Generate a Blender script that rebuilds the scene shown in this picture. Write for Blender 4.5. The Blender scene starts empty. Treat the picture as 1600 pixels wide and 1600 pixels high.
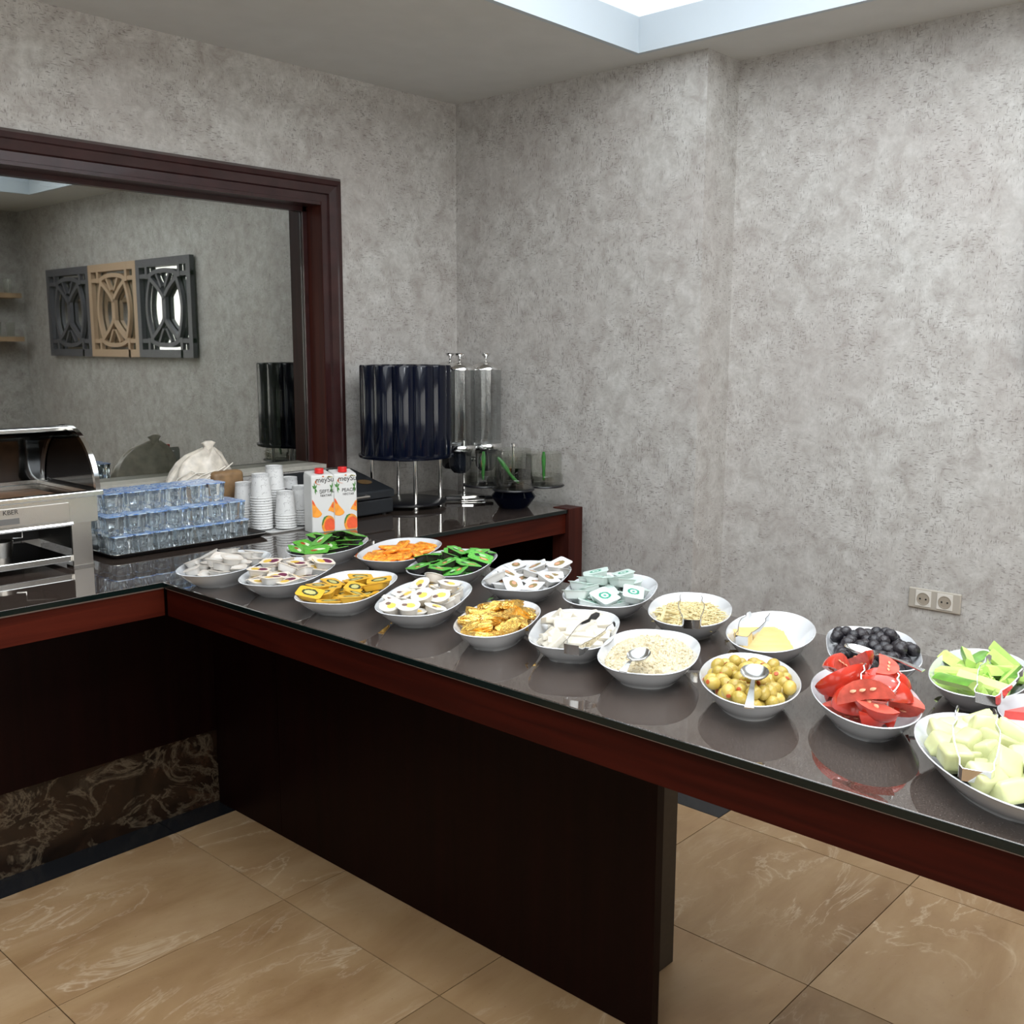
import bpy, bmesh, math, random
import numpy as np
from mathutils import Vector, Matrix, Euler

random.seed(7)
S = bpy.context.scene
COL = S.collection

# ------------------------------------------------------------------ camera
CAM = Vector((-3.1069, -3.1587, 1.469))
YAW, PITCH, ROLL, FPX = 0.83098, -0.16005, 0.00318, 1589.3
_f = Vector((math.sin(YAW) * math.cos(PITCH), math.cos(YAW) * math.cos(PITCH), math.sin(PITCH)))
_r = Vector((math.cos(YAW), -math.sin(YAW), 0))
_u = _r.cross(_f)
_c, _s = math.cos(ROLL), math.sin(ROLL)
_r, _u = _c * _r + _s * _u, -_s * _r + _c * _u
cam = bpy.data.cameras.new('camera')
cam.sensor_width = 36.0
cam.lens = FPX / 1600 * 36.0
cam.clip_start = 0.02
camo = bpy.data.objects.new('camera', cam)
COL.objects.link(camo)
m = Matrix(((_r.x, _u.x, -_f.x, CAM.x), (_r.y, _u.y, -_f.y, CAM.y), (_r.z, _u.z, -_f.z, CAM.z), (0, 0, 0, 1)))
camo.matrix_world = m
S.camera = camo

# ------------------------------------------------------------------ world, exposure, big lights
S.view_settings.view_transform = 'Standard'
S.view_settings.look = 'None'
S.view_settings.exposure = -0.4
S.view_settings.gamma = 1.0
S.view_settings.use_curve_mapping = False
W_ = bpy.data.worlds.new('world')
S.world = W_
W_.use_nodes = True
W_.node_tree.nodes['Background'].inputs[0].default_value = (0.85, 0.93, 1.0, 1)
W_.node_tree.nodes['Background'].inputs[1].default_value = 1.6


def area(name, loc, rot, sx, sy, power, color=(1, 1, 1), spread=math.pi):
    l = bpy.data.lights.new(name, 'AREA')
    l.shape = 'RECTANGLE'
    l.size, l.size_y, l.energy, l.color, l.spread = sx, sy, power, color, spread
    o = bpy.data.objects.new(name, l)
    o.location = loc
    o.rotation_euler = rot
    COL.objects.link(o)
    return o


# daylight entering through the two windows of the left end wall
area('daylight_window_light', (-6.35, -1.75, 1.6), (0, math.radians(-90), 0), 1.5, 1.3, 14, (1., 0.96, .90))
area('daylight_window_light', (-6.35, -3.6, 1.6), (0, math.radians(-90), 0), 1.5, 1.3, 14, (1., 0.96, .90))
# and through the long window of the back wall, behind the camera
area('daylight_window_light', (-3.0, -5.1, 1.6), (math.radians(90), 0, 0), 4.2, 1.4, 130, (1.0, 0.935, .85))


def WS(x, y, z):
    """wall measurements are 3 percent further from the camera than first surveyed"""
    k = 1.03
    return (CAM.x + (x - CAM.x) * k, CAM.y + (y - CAM.y) * k, CAM.z + (z - CAM.z) * k)


WX0, WY0, _ = WS(0, 0, 0)            # room corner (pilaster plane / left wall plane)
WXR = WS(.2051, 0, 0)[0]             # recessed right wall plane
PY = WS(0, -1.2073, 0)[1]            # pilaster end
H = WS(0, 0, 2.4615)[2]              # soffit height
KX, KY, _ = WS(-.1085, -.998, 0)     # ceiling tray corner
GY = WS(0, .09, 0)[1]                # glass plane
YB = -4.75                           # back wall
XL = -6.0                            # left end wall
ZC = 0.85                            # counter top

# light of the backlit panel and lamps in the ceiling recess (fittings built below)
TRAYZ = H + .30
TX0, TY0 = -4.6, -3.75
area('ceiling_panel_light', ((TX0 + KX) / 2, (TY0 + KY) / 2, TRAYZ - .03), (0, 0, 0), KX - TX0 - .5, KY - TY0 - .5, 125, (0.90, 0.955, 1.0))
for lx, ly, pw_ in ((-.75, -2.9, 8), (-2.3, -3.2, 18)):
    area('ceiling_spot_light', (lx, ly, TRAYZ - .05), (0, 0, 0), .2, .2, pw_, (0.90, 0.955, 1.0))

# ------------------------------------------------------------------ materials
MATS = {}


def mat(name, color=(.8, .8, .8), rough=.5, metal=0., trans=0., ior=1.45, coat=0., spec=.5, emit=None, alpha=1., sss=0., var=0., bump=0., bscale=60.):
    if name in MATS:
        return MATS[name]
    M = bpy.data.materials.new(name)
    M.use_nodes = True
    nt = M.node_tree
    p = nt.nodes['Principled BSDF']
    p.inputs['Base Color'].default_value = (*color, 1)
    p.inputs['Roughness'].default_value = rough
    p.inputs['Metallic'].default_value = metal
    p.inputs['Transmission Weight'].default_value = trans
    p.inputs['IOR'].default_value = ior
    p.inputs['Coat Weight'].default_value = coat
    p.inputs['Coat Roughness'].default_value = .05
    p.inputs['Specular IOR Level'].default_value = spec
    p.inputs['Alpha'].default_value = alpha
    if sss:
        p.inputs['Subsurface Weight'].default_value = sss
        p.inputs['Subsurface Radius'].default_value = (.01, .008, .005)
        p.inputs['Subsurface Scale'].default_value = .5
    if emit:
        p.inputs['Emission Color'].default_value = (*emit[0], 1)
        p.inputs['Emission Strength'].default_value = emit[1]
    if var or bump:
        n = nt.nodes.new('ShaderNodeTexNoise')
        n.inputs['Scale'].default_value = bscale
        n.inputs['Detail'].default_value = 4
        tc = nt.nodes.new('ShaderNodeTexCoord')
        nt.links.new(tc.outputs['Object'], n.inputs['Vector'])
        if var:
            r = nt.nodes.new('ShaderNodeValToRGB')
            r.color_ramp.elements[0].position = .3
            r.color_ramp.elements[1].position = .7
            r.color_ramp.elements[0].color = (*[max(0, c * (1 - var)) for c in color], 1)
            r.color_ramp.elements[1].color = (*[min(1, c * (1 + var)) for c in color], 1)
            nt.links.new(n.outputs['Fac'], r.inputs['Fac'])
            nt.links.new(r.outputs['Color'], p.inputs['Base Color'])
        if bump:
            b = nt.nodes.new('ShaderNodeBump')
            b.inputs['Strength'].default_value = bump
            b.inputs['Distance'].default_value = .002
            nt.links.new(n.outputs['Fac'], b.inputs['Height'])
            nt.links.new(b.outputs['Normal'], p.inputs['Normal'])
    MATS[name] = M
    return M


class NT:
    """tiny node helper"""

    def __init__(self, name):
        self.M = bpy.data.materials.new(name)
        self.M.use_nodes = True
        self.t = self.M.node_tree
        self.p = self.t.nodes['Principled BSDF']
        MATS[name] = self.M

    def n(self, kind, **kw):
        nd = self.t.nodes.new(kind)
        for k, v in kw.items():
            if k.startswith('_'):
                nd.inputs[k[1:].replace('_', ' ')].default_value = v
            else:
                setattr(nd, k, v)
        return nd

    def l(self, a, b):
        self.t.links.new(a, b)

    def ramp(self, fac, stops):
        r = self.n('ShaderNodeValToRGB')
        e = r.color_ramp.elements
        while len(e) < len(stops):
            e.new(.5)
        for el, (pos, col) in zip(e, stops):
            el.position = pos
            el.color = (*col, 1) if len(col) == 3 else col
        self.l(fac, r.inputs['Fac'])
        return r.outputs['Color']

    def mix(self, fac, a, b, blend='MIX'):
        mx = self.n('ShaderNodeMix', data_type='RGBA', blend_type=blend)
        for sock, v in ((mx.inputs[0], fac), (mx.inputs[6], a), (mx.inputs[7], b)):
            if isinstance(v, (int, float)):
                sock.default_value = v
            elif isinstance(v, tuple):
                sock.default_value = (*v, 1)
            else:
                self.l(v, sock)
        return mx.outputs[2]

    def math(self, op, a, b=0.):
        q = self.n('ShaderNodeMath', operation=op)
        for sock, v in ((q.inputs[0], a), (q.inputs[1], b)):
            if isinstance(v, (int, float)):
                sock.default_value = v
            else:
                self.l(v, sock)
        return q.outputs[0]

    def noise(self, vec, scale, detail=3., rough=.5, dist=0.):
        n = self.n('ShaderNodeTexNoise', _Scale=scale, _Detail=detail, _Roughness=rough, _Distortion=dist)
        if vec is not None:
            self.l(vec, n.inputs['Vector'])
        return n.outputs['Fac']

    def mapped(self, vec, scale=(1, 1, 1), loc=(0, 0, 0), rot=(0, 0, 0)):
        mp = self.n('ShaderNodeMapping')
        mp.inputs['Scale'].default_value = scale
        mp.inputs['Location'].default_value = loc
        mp.inputs['Rotation'].default_value = rot
        self.l(vec, mp.inputs['Vector'])
        return mp.outputs[0]


BLK = (0, 0, 0)
WHT = (1, 1, 1)


def make_wallpaper():
    k = NT('wallpaper')
    g = k.n('ShaderNodeNewGeometry').outputs['Position']
    big = k.noise(g, 2.2, 3, .55)
    med = k.noise(g, 15., 5, .68, .5)
    fine = k.noise(g, 70., 3, .6)
    base = k.ramp(med, [(.30, (.33, .307, .285)), (.50, (.465, .452, .43)), (.68, (.565, .56, .54))])
    base = k.mix(k.ramp(big, [(.35, BLK), (.7, WHT)]), base, k.mix(.38, base, (.37, .325, .305)))
    base = k.mix(k.ramp(fine, [(.35, (.35,) * 3), (.65, BLK)]), base, (.33, .31, .295))
    # short dark dashes, upright and level, in drifting patches
    up = k.noise(k.mapped(g, (210, 210, 60)), 1., 2, .5)
    lv = k.noise(k.mapped(g, (60, 60, 230)), 1., 2, .5)
    patch = k.ramp(k.noise(g, 6., 3, .6), [(.40, BLK), (.56, WHT)])
    patch2 = k.ramp(k.noise(k.mapped(g, (1, 1, 1), (3.3, 1.1, 5.)), 6., 3, .6), [(.40, BLK), (.57, WHT)])
    f1 = k.math('MULTIPLY', k.ramp(up, [(.60, BLK), (.66, WHT)]), patch)
    f2 = k.math('MULTIPLY', k.ramp(lv, [(.60, BLK), (.66, WHT)]), patch2)
    fl = k.math('MULTIPLY', k.math('MAXIMUM', f1, f2), .6)
    base = k.mix(fl, base, (.14, .125, .115))
    k.l(base, k.p.inputs['Base Color'])
    k.p.inputs['Roughness'].default_value = .62
    k.p.inputs['Specular IOR Level'].default_value = .25
    b = k.n('ShaderNodeBump', _Strength=.05, _Distance=.002)
    k.l(med, b.inputs['Height'])
    k.l(b.outputs[0], k.p.inputs['Normal'])


def make_wood(name, dark, lite, axis_scale):
    k = NT(name)
    o = k.n('ShaderNodeTexCoord').outputs['Object']
    gr = k.noise(k.mapped(o, axis_scale), 1., 5, .6, .6)
    c = k.ramp(gr, [(.3, dark), (.7, lite)])
    k.l(c, k.p.inputs['Base Color'])
    k.p.inputs['Roughness'].default_value = .42
    k.p.inputs['Specular IOR Level'].default_value = .10


def make_tile():
    k = NT('floor_marble')
    g = k.n('ShaderNodeNewGeometry').outputs['Position']
    rnd = k.n('ShaderNodeObjectInfo').outputs['Random']
    off = k.n('ShaderNodeCombineXYZ')
    for i, s in enumerate((37., 91., 13.)):
        k.l(k.math('MULTIPLY', rnd, s), off.inputs[i])
    va = k.n('ShaderNodeVectorMath', operation='ADD')
    k.l(g, va.inputs[0])
    k.l(off.outputs[0], va.inputs[1])
    v = va.outputs[0]
    cl = k.noise(k.mapped(v, (1.6, 4.2, 1)), 1.2, 5, .62, .5)
    c = k.ramp(cl, [(.3, (.225, .130, .060)), (.5, (.30, .190, .095)), (.72, (.385, .265, .150))])
    c = k.mix(k.ramp(k.noise(v, 14., 4, .7), [(.35, (.4,) * 3), (.6, BLK)]), c, (.30, .185, .10))
    # pale veins
    w = k.noise(k.mapped(v, (1.5, 3.2, 1), (0, 0, 0), (0, 0, .5)), 1.5, 6, .6, .9)
    d = k.math('ABSOLUTE', k.math('SUBTRACT', w, .5))
    vein = k.ramp(d, [(.0, (.4,) * 3), (.010, (.10,) * 3), (.025, BLK)])
    msk = k.ramp(k.noise(v, 2.1, 2), [(.42, BLK), (.6, WHT)])
    c = k.mix(k.math('MULTIPLY', vein, msk), c, (.70, .58, .42))
    pit = k.ramp(k.noise(v, 120., 2, .5), [(.70, BLK), (.76, (.5,) * 3)])
    c = k.mix(pit, c, (.16, .09, .05))
    br = k.math('ADD', k.math('MULTIPLY', rnd, .22), .79)
    hs = k.n('ShaderNodeHueSaturation')
    k.l(br, hs.inputs['Value'])
    k.l(c, hs.inputs['Color'])
    k.l(hs.outputs[0], k.p.inputs['Base Color'])
    k.p.inputs['Roughness'].default_value = .38
    k.p.inputs['Specular IOR Level'].default_value = .4


def make_emperador():
    k = NT('emperador_marble')
    o = k.n('ShaderNodeNewGeometry').outputs['Position']
    w = k.noise(k.mapped(o, (1, 1, 1.6)), 5., 7, .65, 1.2)
    d = k.math('ABSOLUTE', k.math('SUBTRACT', w, .5))
    c = k.ramp(k.noise(o, 8., 5, .6, 1.), [(.35, (.005, .003, .002)), (.6, (.020, .010, .0055)), (.75, (.05, .025, .013))])  # tones darkened to carry the deep shade at the plinth
    c = k.mix(k.ramp(d, [(0, (.9,) * 3), (.02, (.25,) * 3), (.05, BLK)]), c, (.10, .076, .05))
    k.l(c, k.p.inputs['Base Color'])
    k.p.inputs['Roughness'].default_value = .25


def make_granite():
    k = NT('counter_granite')
    o = k.n('ShaderNodeNewGeometry').outputs['Position']
    a = k.noise(o, 420., 2, .6)
    b = k.noise(o, 60., 4, .6)
    c = k.ramp(a, [(.35, (.022, .015, .012)), (.55, (.060, .044, .036)), (.72, (.135, .110, .095))])
    c = k.mix(k.ramp(b, [(.4, BLK), (.7, (.35,) * 3)]), c, (.035, .024, .02))
    k.l(c, k.p.inputs['Base Color'])
    k.p.inputs['Roughness'].default_value = .035
    k.p.inputs['IOR'].default_value = 1.62
    k.p.inputs['Specular IOR Level'].default_value = .55
    k.p.inputs['Coat Weight'].default_value = .6
    k.p.inputs['Coat Roughness'].default_value = .02


def make_window_glass():
    k = NT('tinted_window_glass')
    nt = k.t
    gl = k.n('ShaderNodeBsdfGlossy', _Roughness=.012)
    gl.inputs['Color'].default_value = (.9, .905, .87, 1)
    tr = k.n('ShaderNodeBsdfTransparent')
    tr.inputs['Color'].default_value = (.33, .37, .32, 1)
    mx = k.n('ShaderNodeMixShader')
    lw = k.n('ShaderNodeLayerWeight', _Blend=.32)
    fac = k.math('ADD', k.math('MULTIPLY', lw.outputs['Fresnel'], .5), .38)
    k.l(fac, mx.inputs[0])
    k.l(tr.outputs[0], mx.inputs[1])
    k.l(gl.outputs[0], mx.inputs[2])
    k.l(mx.outputs[0], nt.nodes['Material Output'].inputs['Surface'])


def make_clear(name, tint=(1, 1, 1), gloss=.1):
    k = NT(name)
    gl = k.n('ShaderNodeBsdfGlossy', _Roughness=.03)
    tr = k.n('ShaderNodeBsdfTransparent')
    tr.inputs['Color'].default_value = (*tint, 1)
    mx = k.n('ShaderNodeMixShader')
    lw = k.n('ShaderNodeLayerWeight', _Blend=.25)
    fac = k.math('MINIMUM', k.math('ADD', k.math('MULTIPLY', lw.outputs['Facing'], gloss * 2.2), gloss * .25), .8)
    k.l(fac, mx.inputs[0])
    k.l(tr.outputs[0], mx.inputs[1])
    k.l(gl.outputs[0], mx.inputs[2])
    k.l(mx.outputs[0], k.t.nodes['Material Output'].inputs['Surface'])
    return k.M


def lid_mat(name, base, blobs, noise_col=None, rough=.35, metal=0.):
    """printed foil lid: blobs = (cx, cy, rx, ry, colour) in the lid's own 0..1 frame"""
    k = NT(name)
    g = k.n('ShaderNodeTexCoord').outputs['Generated']
    sx = k.n('ShaderNodeSeparateXYZ')
    k.l(g, sx.inputs[0])
    nz = k.noise(g, 9., 3, .6)
    wob = k.math('MULTIPLY', k.math('SUBTRACT', nz, .5), .9)
    c = None
    if noise_col:
        c = k.mix(k.ramp(nz, [(.38, BLK), (.62, WHT)]), base, noise_col)
    else:
        c = k.mix(0., base, base)
    for cx, cy, rx, ry, col in blobs:
        dx = k.math('DIVIDE', k.math('SUBTRACT', sx.outputs[0], cx), rx)
        dy = k.math('DIVIDE', k.math('SUBTRACT', sx.outputs[1], cy), ry)
        d = k.math('ADD', k.math('MULTIPLY', dx, dx), k.math('MULTIPLY', dy, dy))
        d = k.math('ADD', d, wob)
        f = k.ramp(d, [(.85, WHT), (1., BLK)])
        c = k.mix(f, c, col)
    k.l(c, k.p.inputs['Base Color'])
    k.p.inputs['Roughness'].default_value = rough
    k.p.inputs['Metallic'].default_value = metal
    return k.M


def make_prints():
    # paper cup print: grey scribbles
    k = NT('printed_paper_cup')
    o = k.n('ShaderNodeTexCoord').outputs['Object']
    w = k.noise(k.mapped(o, (1, 1, 1)), 34., 2, .5, 1.4)
    d = k.math('ABSOLUTE', k.math('SUBTRACT', w, .5))
    f = k.ramp(d, [(0, (.7,) * 3), (.018, BLK)])
    msk = k.ramp(k.noise(o, 60., 1), [(.5, BLK), (.56, WHT)])
    c = k.mix(k.math('MULTIPLY', f, msk), (.62, .62, .615), (.07, .07, .08))
    k.l(c, k.p.inputs['Base Color'])
    k.p.inputs['Roughness'].default_value = .55
    # blue and white foil on the water cups
    k = NT('blue_printed_foil')
    o = k.n('ShaderNodeTexCoord').outputs['Object']
    inf = k.n('ShaderNodeObjectInfo')
    va = k.n('ShaderNodeVectorMath', operation='ADD')
    k.l(o, va.inputs[0])
    k.l(inf.outputs['Location'], va.inputs[1])
    w = k.noise(k.mapped(va.outputs[0], (1, 2.3, 1)), 42., 3, .6, .8)
    c = k.ramp(w, [(.40, (.62, .74, .88)), (.50, (.22, .42, .78)), (.55, (.04, .14, .52)), (.62, (.62, .74, .88))])
    k.l(c, k.p.inputs['Base Color'])
    k.p.inputs['Roughness'].default_value = .25
    k.p.inputs['Metallic'].default_value = .25
    # gold foil
    k = NT('crumpled_gold_foil')
    o = k.n('ShaderNodeTexCoord').outputs['Object']
    w = k.noise(o, 55., 3, .7, 1.)
    c = k.ramp(w, [(.3, (.55, .30, .05)), (.6, (.80, .52, .14)), (.8, (.9, .74, .42))])
    k.l(c, k.p.inputs['Base Color'])
    k.p.inputs['Metallic'].default_value = .8
    k.p.inputs['Roughness'].default_value = .27
    b = k.n('ShaderNodeBump', _Strength=.6, _Distance=.004)
    k.l(k.noise(k.mapped(o, (1, 3, 1)), 120., 2, .6, .5), b.inputs['Height'])
    k.l(b.outputs[0], k.p.inputs['Normal'])
    # orange sachet
    k = NT('orange_sachet_print')
    g = k.n('ShaderNodeTexCoord').outputs['Generated']
    w = k.noise(g, 5., 2, .5)
    c = k.ramp(w, [(.38, (.80, .13, .015)), (.48, (.86, .30, .02)), (.6, (.90, .44, .05))])
    c = k.mix(k.ramp(k.noise(g, 8., 1), [(.64, BLK), (.68, WHT)]), c, (.16, .02, .01))
    k.l(c, k.p.inputs['Base Color'])
    k.p.inputs['Roughness'].default_value = .4
    # olives
    for nm, a, b_ in (('green_olive_skin', (.36, .26, .045), (.56, .41, .10)), ('black_olive_skin', (.006, .006, .010), (.022, .017, .02))):
        k = NT(nm)
        o = k.n('ShaderNodeTexCoord').outputs['Object']
        inf = k.n('ShaderNodeObjectInfo').outputs['Random']
        c = k.mix(k.math('MULTIPLY', inf, .8), a, b_)
        c = k.mix(k.ramp(k.noise(o, 140., 3), [(.4, BLK), (.8, (.5,) * 3)]), c, b_)
        k.l(c, k.p.inputs['Base Color'])
        k.p.inputs['Roughness'].default_value = .28
        if 'black' in nm:
            b = k.n('ShaderNodeBump', _Strength=.5, _Distance=.003)
            k.l(k.noise(o, 200., 3, .6, .8), b.inputs['Height'])
            k.l(b.outputs[0], k.p.inputs['Normal'])


make_wallpaper()
make_wood('mahogany_along_x', (.030, .0042, .002), (.062, .009, .004), (2, 40, 40))  # the left apron gets more light: put into a brighter red
make_wood('mahogany_along_y', (.016, .0019, .001), (.036, .0040, .0018), (40, 2, 40))  # same wood, its weaker light put into a darker tone
make_wood('mahogany_upright', (.024, .006, .005), (.058, .014, .009), (40, 40, 2))
make_wood('dark_panel_wood', (.0035, .0007, .0005), (.0075, .0014, .001), (40, 40, 2))
make_tile()
make_emperador()
make_granite()
make_window_glass()
make_clear('clear_acrylic', (.93, .94, .94), .32)
make_clear('clear_glass_jar', (.98, .985, .965), .16)
make_prints()
WALL = MATS['wallpaper']
GRAN = MATS['counter_granite']
CEIL = mat('ceiling_paint', (.60, .60, .585), .9, var=.03, bscale=8)
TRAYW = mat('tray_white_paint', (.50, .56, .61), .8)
LED = mat('lit_diffuser', (1, 1, 1), .5, emit=((.90, .955, 1.), 9.))
GLASSEDGE = mat('glass_edge_green', (.002, .006, .0055), .15)
REVEAL = mat('reveal_strip', (.22, .17, .15), .4)
BGRAN = mat('black_granite', (.010, .011, .013), .25, var=.5, bscale=200)
CHROME = mat('polished_steel', (.78, .78, .77), .09, 1.)
STEEL = mat('brushed_steel', (.62, .59, .55), .30, 1., bump=.15, bscale=300)
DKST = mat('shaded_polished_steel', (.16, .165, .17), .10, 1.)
SATIN = mat('satin_steel', (.70, .70, .68), .2, 1.)
PORC = mat('white_porcelain', (.55, .562, .58), .12, coat=.4, spec=.5)
NAVY = mat('navy_gloss_plastic', (.002, .0035, .011), .12, spec=.35)
BLACKP = mat('black_plastic', (.008, .008, .010), .32)
BLACKM = mat('black_matt_plastic', (.012, .014, .017), .45, var=.2)
WATER = mat('bottled_water_plastic', (.88, .95, 1.), .03, trans=.95, ior=1.34)
FOIL = MATS['blue_printed_foil']
PAPERCUP = MATS['printed_paper_cup']
WHITEP = mat('white_plastic', (.78, .78, .77), .35)
SOCK = mat('socket_silver', (.50, .46, .40), .42, .3)
SOCKW = mat('socket_cream', (.62, .59, .54), .35)
DARKHOLE = mat('dark_hole', (.015, .013, .012), .7)


# ------------------------------------------------------------------ object helpers
def link(name, me, m=None, parent=None):
    o = bpy.data.objects.new(name, me)
    COL.objects.link(o)
    if m is not None:
        me.materials.append(m)
    if parent is not None:
        o.parent = parent
    return o


def obj(name, bm, m, parent=None, smooth=False, angle=40):
    me = bpy.data.meshes.new(name)
    bmesh.ops.recalc_face_normals(bm, faces=bm.faces)
    bm.to_mesh(me)
    bm.free()
    if smooth:
        for p in me.polygons:
            p.use_smooth = True
        if hasattr(me, 'set_sharp_from_angle'):
            me.set_sharp_from_angle(angle=math.radians(angle))
    return link(name, me, m, parent)


def thing(name, label, cat, loc=(0, 0, 0), rotz=0., group=None):
    o = bpy.data.objects.new(name, None)
    o.empty_display_size = .02
    COL.objects.link(o)
    o.location = loc
    o.rotation_euler = (0, 0, rotz)
    tag(o, label, cat, group)
    return o


def tag(o, label=None, cat=None, group=None, kind=None):
    if label:
        o['label'] = label
    if cat:
        o['category'] = cat
    if group:
        o['group'] = group
    if kind:
        o['kind'] = kind
    return o


def struct(o):
    o['kind'] = 'structure'
    return o


def copy_tree(o, parent=None):
    c = o.copy()
    COL.objects.link(c)
    if parent is not None:
        c.parent = parent
    for ch in list(o.children):
        copy_tree(ch, c)
    return c


def box(bm, x0, x1, y0, y1, z0, z1, bev=0., seg=2):
    vs = [bm.verts.new((x, y, z)) for x in (x0, x1) for y in (y0, y1) for z in (z0, z1)]
    fs = [(0, 1, 3, 2), (4, 6, 7, 5), (0, 4, 5, 1), (2, 3, 7, 6), (0, 2, 6, 4), (1, 5, 7, 3)]
    faces = [bm.faces.new([vs[i] for i in f]) for f in fs]
    bmesh.ops.recalc_face_normals(bm, faces=faces)
    if bev:
        es = list({e for f in faces for e in f.edges})
        bmesh.ops.bevel(bm, geom=es, offset=bev, segments=seg, affect='EDGES', profile=.5)
    return bm


def B(*a, **k):
    return box(bmesh.new(), *a, **k)


def loft(bm, rings, close_start=True, close_end=True, cyclic=True):
    vr = [[bm.verts.new(p) for p in r] for r in rings]
    n = len(rings[0])
    for a, b in zip(vr, vr[1:]):
        for i in range(n if cyclic else n - 1):
            j = (i + 1) % n
            bm.faces.new((a[i], a[j], b[j], b[i]))
    if close_start:
        bm.faces.new(vr[0][::-1])
    if close_end:
        bm.faces.new(vr[-1])
    return vr


def lathe(bm, prof, seg=32, c=(0, 0, 0), cs=True, ce=True):
    rings = [[(c[0] + r * math.cos(2 * math.pi * i / seg), c[1] + r * math.sin(2 * math.pi * i / seg), c[2] + z) for i in range(seg)] for r, z in prof]
    loft(bm, rings, cs, ce)
    return bm


def tube(bm, pts, r, seg=8):
    pts = [Vector(p) for p in pts]
    rs = r if isinstance(r, (list, tuple)) else [r] * len(pts)
    rings = []
    ref = None
    for i, p in enumerate(pts):
        d = (pts[min(i + 1, len(pts) - 1)] - pts[max(i - 1, 0)]).normalized()
        if ref is None:
            ref = d.orthogonal().normalized()
        a = (ref - d * ref.dot(d)).normalized()
        ref = a
        b = d.cross(a)
        rings.append([p + (a * math.cos(2 * math.pi * k / seg) + b * math.sin(2 * math.pi * k / seg)) * rs[i] for k in range(seg)])
    loft(bm, rings)
    return bm


def ribbon(bm, pts, widths, th, wdir):
    """flat strip swept along pts; wdir is the strip's width direction"""
    pts = [Vector(p) for p in pts]
    ws = widths if isinstance(widths, (list, tuple)) else [widths] * len(pts)
    rings = []
    for i, p in enumerate(pts):
        d = (pts[min(i + 1, len(pts) - 1)] - pts[max(i - 1, 0)]).normalized()
        w = Vector(wdir)
        w = (w - d * w.dot(d)).normalized()
        n = d.cross(w).normalized()
        h = ws[i] / 2
        t = th / 2
        rings.append([p + w * h + n * t, p - w * h + n * t, p - w * h - n * t, p + w * h - n * t])
    loft(bm, rings)
    return bm


def rrect(a, b, r, n=4):
    """rounded rectangle outline, half sizes a,b"""
    out = []
    for cx, cy, s in ((a - r, b - r, 0), (-a + r, b - r, 1), (-a + r, -b + r, 2), (a - r, -b + r, 3)):
        for k in range(n + 1):
            t = math.pi / 2 * (s + k / n)
            out.append((cx + r * math.cos(t), cy + r * math.sin(t)))
    return out


def sring(a, b, n, seg, z, k=1.):
    out = []
    for i in range(seg):
        t = 2 * math.pi * i / seg
        c, s = math.cos(t), math.sin(t)
        out.append((k * a * math.copysign(abs(c) ** (2 / n), c), k * b * math.copysign(abs(s) ** (2 / n), s), z))
    return out


def flat(pts, z0, z1):
    """extruded outline"""
    bm = bmesh.new()
    loft(bm, [[(x, y, z0) for x, y in pts], [(x, y, z1) for x, y in pts]])
    return bm


def text(body, size, m, parent, loc, rot, name='lettering', extrude=.0002, align='LEFT', sx=1.):
    cu = bpy.data.curves.new('lettering', 'FONT')
    cu.body = body
    cu.size = size
    cu.extrude = extrude
    cu.align_x = align
    t = bpy.data.objects.new('lettering', cu)
    COL.objects.link(t)
    bpy.context.view_layer.update()
    dg = bpy.context.evaluated_depsgraph_get()
    me = bpy.data.meshes.new_from_object(t.evaluated_get(dg))
    bpy.data.objects.remove(t)
    bpy.data.curves.remove(cu)
    me.materials.clear()
    o = link(name, me, m, parent)
    o.location = loc
    o.rotation_euler = rot
    o.scale = (sx, 1, 1)
    return o


# ================================================================== THE ROOM
# ---- floor: bed and single marble tiles
fl = struct(obj('floor', B(XL, WXR + .1, YB, WY0 + .05, -.06, -.0105), mat('mortar', (.10, .075, .05), .9, var=.2)))
TP, TQ, JX, JY = .61, .606, -1.645, -.997
tile_bm = B(-TP / 2 + .0014, TP / 2 - .0014, -TQ / 2 + .0014, TQ / 2 - .0014, -.0105, 0)
tile_me = None


def put_tile(x0, x1, y0, y1, m=MATS['floor_marble'], name='tile'):
    return obj(name, B(x0 + .0012, x1 - .0012, y0 + .0012, y1 - .0012, -.0105, 0), m, fl)


xs = [JX + TP * k for k in range(-8, 4)]
ys = [JY - TQ * k for k in range(0, 7)]
first = obj('tile', tile_bm, MATS['floor_marble'], fl)
placed = 0
for i in range(-7, 3):
    for j in range(0, 6):
        xa, ya = JX + TP * i, JY - TQ * j
        if i == 2 and j == 0:
            continue                      # black border piece stands here
        o = first if placed == 0 else first.copy()
        if placed:
            COL.objects.link(o)
        o.location = (xa + TP / 2, ya - TQ / 2, 0)
        placed += 1
BY = -.434
for i in range(-7, 2):
    put_tile(JX + TP * i, JX + TP * (i + 1), JY, BY)
for i in range(-7, 2):
    put_tile(JX + TP * i, JX + TP * (i + 1), BY, WY0, BGRAN, 'border_slab')
put_tile(JX + TP * 2, WXR + .05, JY - TQ, JY, BGRAN, 'border_slab')
put_tile(JX + TP * 2, WXR + .05, JY, WY0, BGRAN, 'border_slab')

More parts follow.
